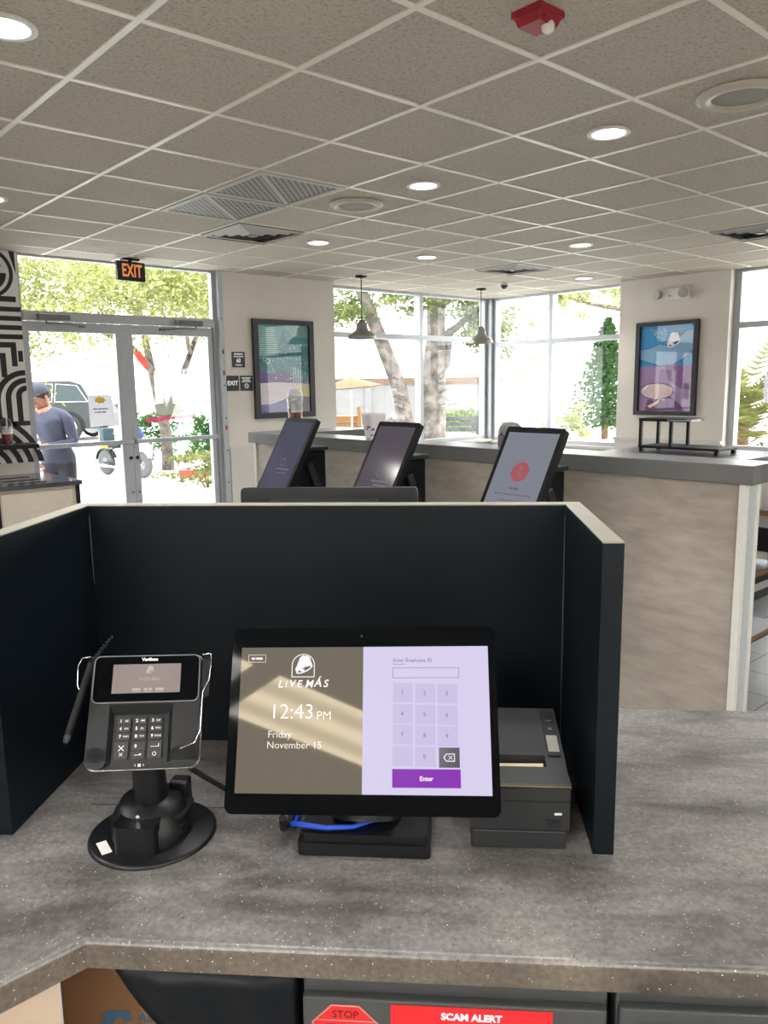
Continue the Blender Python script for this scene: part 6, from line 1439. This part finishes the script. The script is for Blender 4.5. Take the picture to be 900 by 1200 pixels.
bd.use(mat('eye_dark', rgb(36, 28, 24), 0.2)); bd.ball((0.032, -0.092, 0.021), 0.0045, 8); bd.ball((-0.032, -0.092, 0.021), 0.0045, 8)
bd.use(mat('lips', rgb(158, 92, 84), 0.5)); bd.tube([(-0.024, -0.094, -0.034), (0, -0.101, -0.033), (0.024, -0.094, -0.034)], [0.003, 0.0055, 0.003], 8)
bd.use(mat('brow_hair', rgb(70, 52, 42), 0.8)); bd.tube([(0.014, -0.094, 0.041), (0.048, -0.084, 0.041)], 0.0045, 6); bd.tube([(-0.014, -0.094, 0.041), (-0.048, -0.084, 0.041)], 0.0045, 6)
bd.build('body', per)
hr = MB(mat('short_hair', rgb(64, 50, 42), 0.9)).at(HMx); hr.ball((0, 0.022, 0.035), 0.094, 18, (0.95, 0.95, 0.85)); hr.build('hair', per)
cp = MB(M_cap).at(HMx @ Matrix.Translation((0, 0.0, 0.048)))
cp.lathe([(0.102, 0.0), (0.104, 0.015), (0.098, 0.05), (0.075, 0.082), (0.04, 0.098), (0.0, 0.102)], 28)
cp.build('cap', per)
bm_ = MB(M_cap).at(HMx @ Matrix.Translation((0, 0.0, 0.048))); vv = []
for k in range(13):
    a_ = R(200 + 140 * k / 12); vv.append((0.100 * math.cos(a_), 0.100 * math.sin(a_), 0.006))
ww = [(x * 1.02, y * 1.0 - 0.072 * math.sin(PI * k / 12), 0.002) for k, (x, y, z) in enumerate(vv)]
bm_.add(vv + ww + [(x, y, z - 0.004) for x, y, z in vv + ww], [(k, k + 1, 14 + k, 13 + k) for k in range(12)] + [(26 + k, 39 + k, 40 + k, 27 + k) for k in range(12)] + [(13 + k, 14 + k, 40 + k, 39 + k) for k in range(12)]); bm_.build('cap_brim', per)
lg_ = MB(M_white).at(plane_m((-0.005, -0.172, 1.292), (1, 0.12, 0.12), (0, 0.1, 1))); lg_.box(-0.02, 0.02, -0.004, 0.004, 0, 0.002); lg_.build('chest_mark', per)
hw0 = Matrix.Translation(PB) @ Matrix.Rotation(R(-41), 4, 'Z')
hp = hw0 @ (Vector(J['haL']) + Vector((0.02, -0.075, -0.06)))
cu = thing('takeaway_cup', 'red and white takeaway cup in the hand of the person outside', 'cup', hp)
MB(M_cupw).lathe([(0.032, -0.02), (0.038, 0.05), (0.041, 0.052), (0.0385, 0.054), (0.0, 0.05)], 24).build('cup', cu); MB(M_red).lathe([(0.0327, -0.012), (0.0365, 0.02)], 24).build('red_band', cu)
# ------------------------------------------------------------------ daylight: bright hazy sky and a high sun
w = bpy.data.worlds.new('sky'); S.world = w; w.use_nodes = True
nt = w.node_tree; bgn = nt.nodes['Background']
tc = nt.nodes.new('ShaderNodeTexCoord'); sx = nt.nodes.new('ShaderNodeSeparateXYZ')
r_ = ramp(nt, [(0.0, (0.80, 0.82, 0.82, 1)), (0.5, (1.0, 1.0, 1.0, 1)), (1.0, (0.80, 0.90, 1.0, 1))])
mr = nt.nodes.new('ShaderNodeMapRange'); mr.inputs['From Min'].default_value = -1; mr.inputs['From Max'].default_value = 1
nt.links.new(tc.outputs['Generated'], sx.inputs[0]); nt.links.new(sx.outputs['Z'], mr.inputs['Value']); nt.links.new(mr.outputs['Result'], r_.inputs['Fac']); nt.links.new(r_.outputs['Color'], bgn.inputs['Color'])
bgn.inputs['Strength'].default_value = 2.7
sd = bpy.data.lights.new('sun', 'SUN'); sd.energy = 3.0; sd.angle = R(0.6); sd.color = (1.0, 0.95, 0.86)
so = bpy.data.objects.new('sun', sd); COL.objects.link(so)
so.rotation_euler = Vector((-0.25, 0.42, -0.87)).to_track_quat('-Z', 'Y').to_euler()
# portals guide the sky light through the glazing (they emit nothing themselves)
def portal(loc, nrm, sx_, sy_):
    d = bpy.data.lights.new('daylight_portal', 'AREA'); d.shape = 'RECTANGLE'; d.size = sx_; d.size_y = sy_; d.cycles.is_portal = True
    o = bpy.data.objects.new('daylight_portal', d); COL.objects.link(o); o.location = loc; o.rotation_euler = Vector(nrm).to_track_quat('-Z', 'Z').to_euler()
portal((3.15, 7.26, 1.4), (0, -1, 0), 1.8, 2.7); portal((6.97, 7.46, 1.78), (0, -1, 0), 2.85, 1.95)
portal((8.58, 6.2, 1.78), (-1, 0, 0), 2.1, 1.95); portal((8.54, 2.45, 1.78), (-1, 0, 0), 2.9, 1.95)
S.view_settings.view_transform = 'Standard'; S.view_settings.look = 'None'; S.view_settings.exposure = 1.25; S.view_settings.gamma = 1.0
try:
    S.cycles.use_denoising = True; S.cycles.denoiser = 'OPENIMAGEDENOISE'; S.cycles.denoising_input_passes = 'RGB_ALBEDO_NORMAL'
    S.cycles.max_bounces = 10; S.cycles.diffuse_bounces = 6; S.cycles.transparent_max_bounces = 16; S.cycles.caustics_reflective = False; S.cycles.caustics_refractive = False
    S.cycles.sample_clamp_indirect = 6.0
except Exception: pass
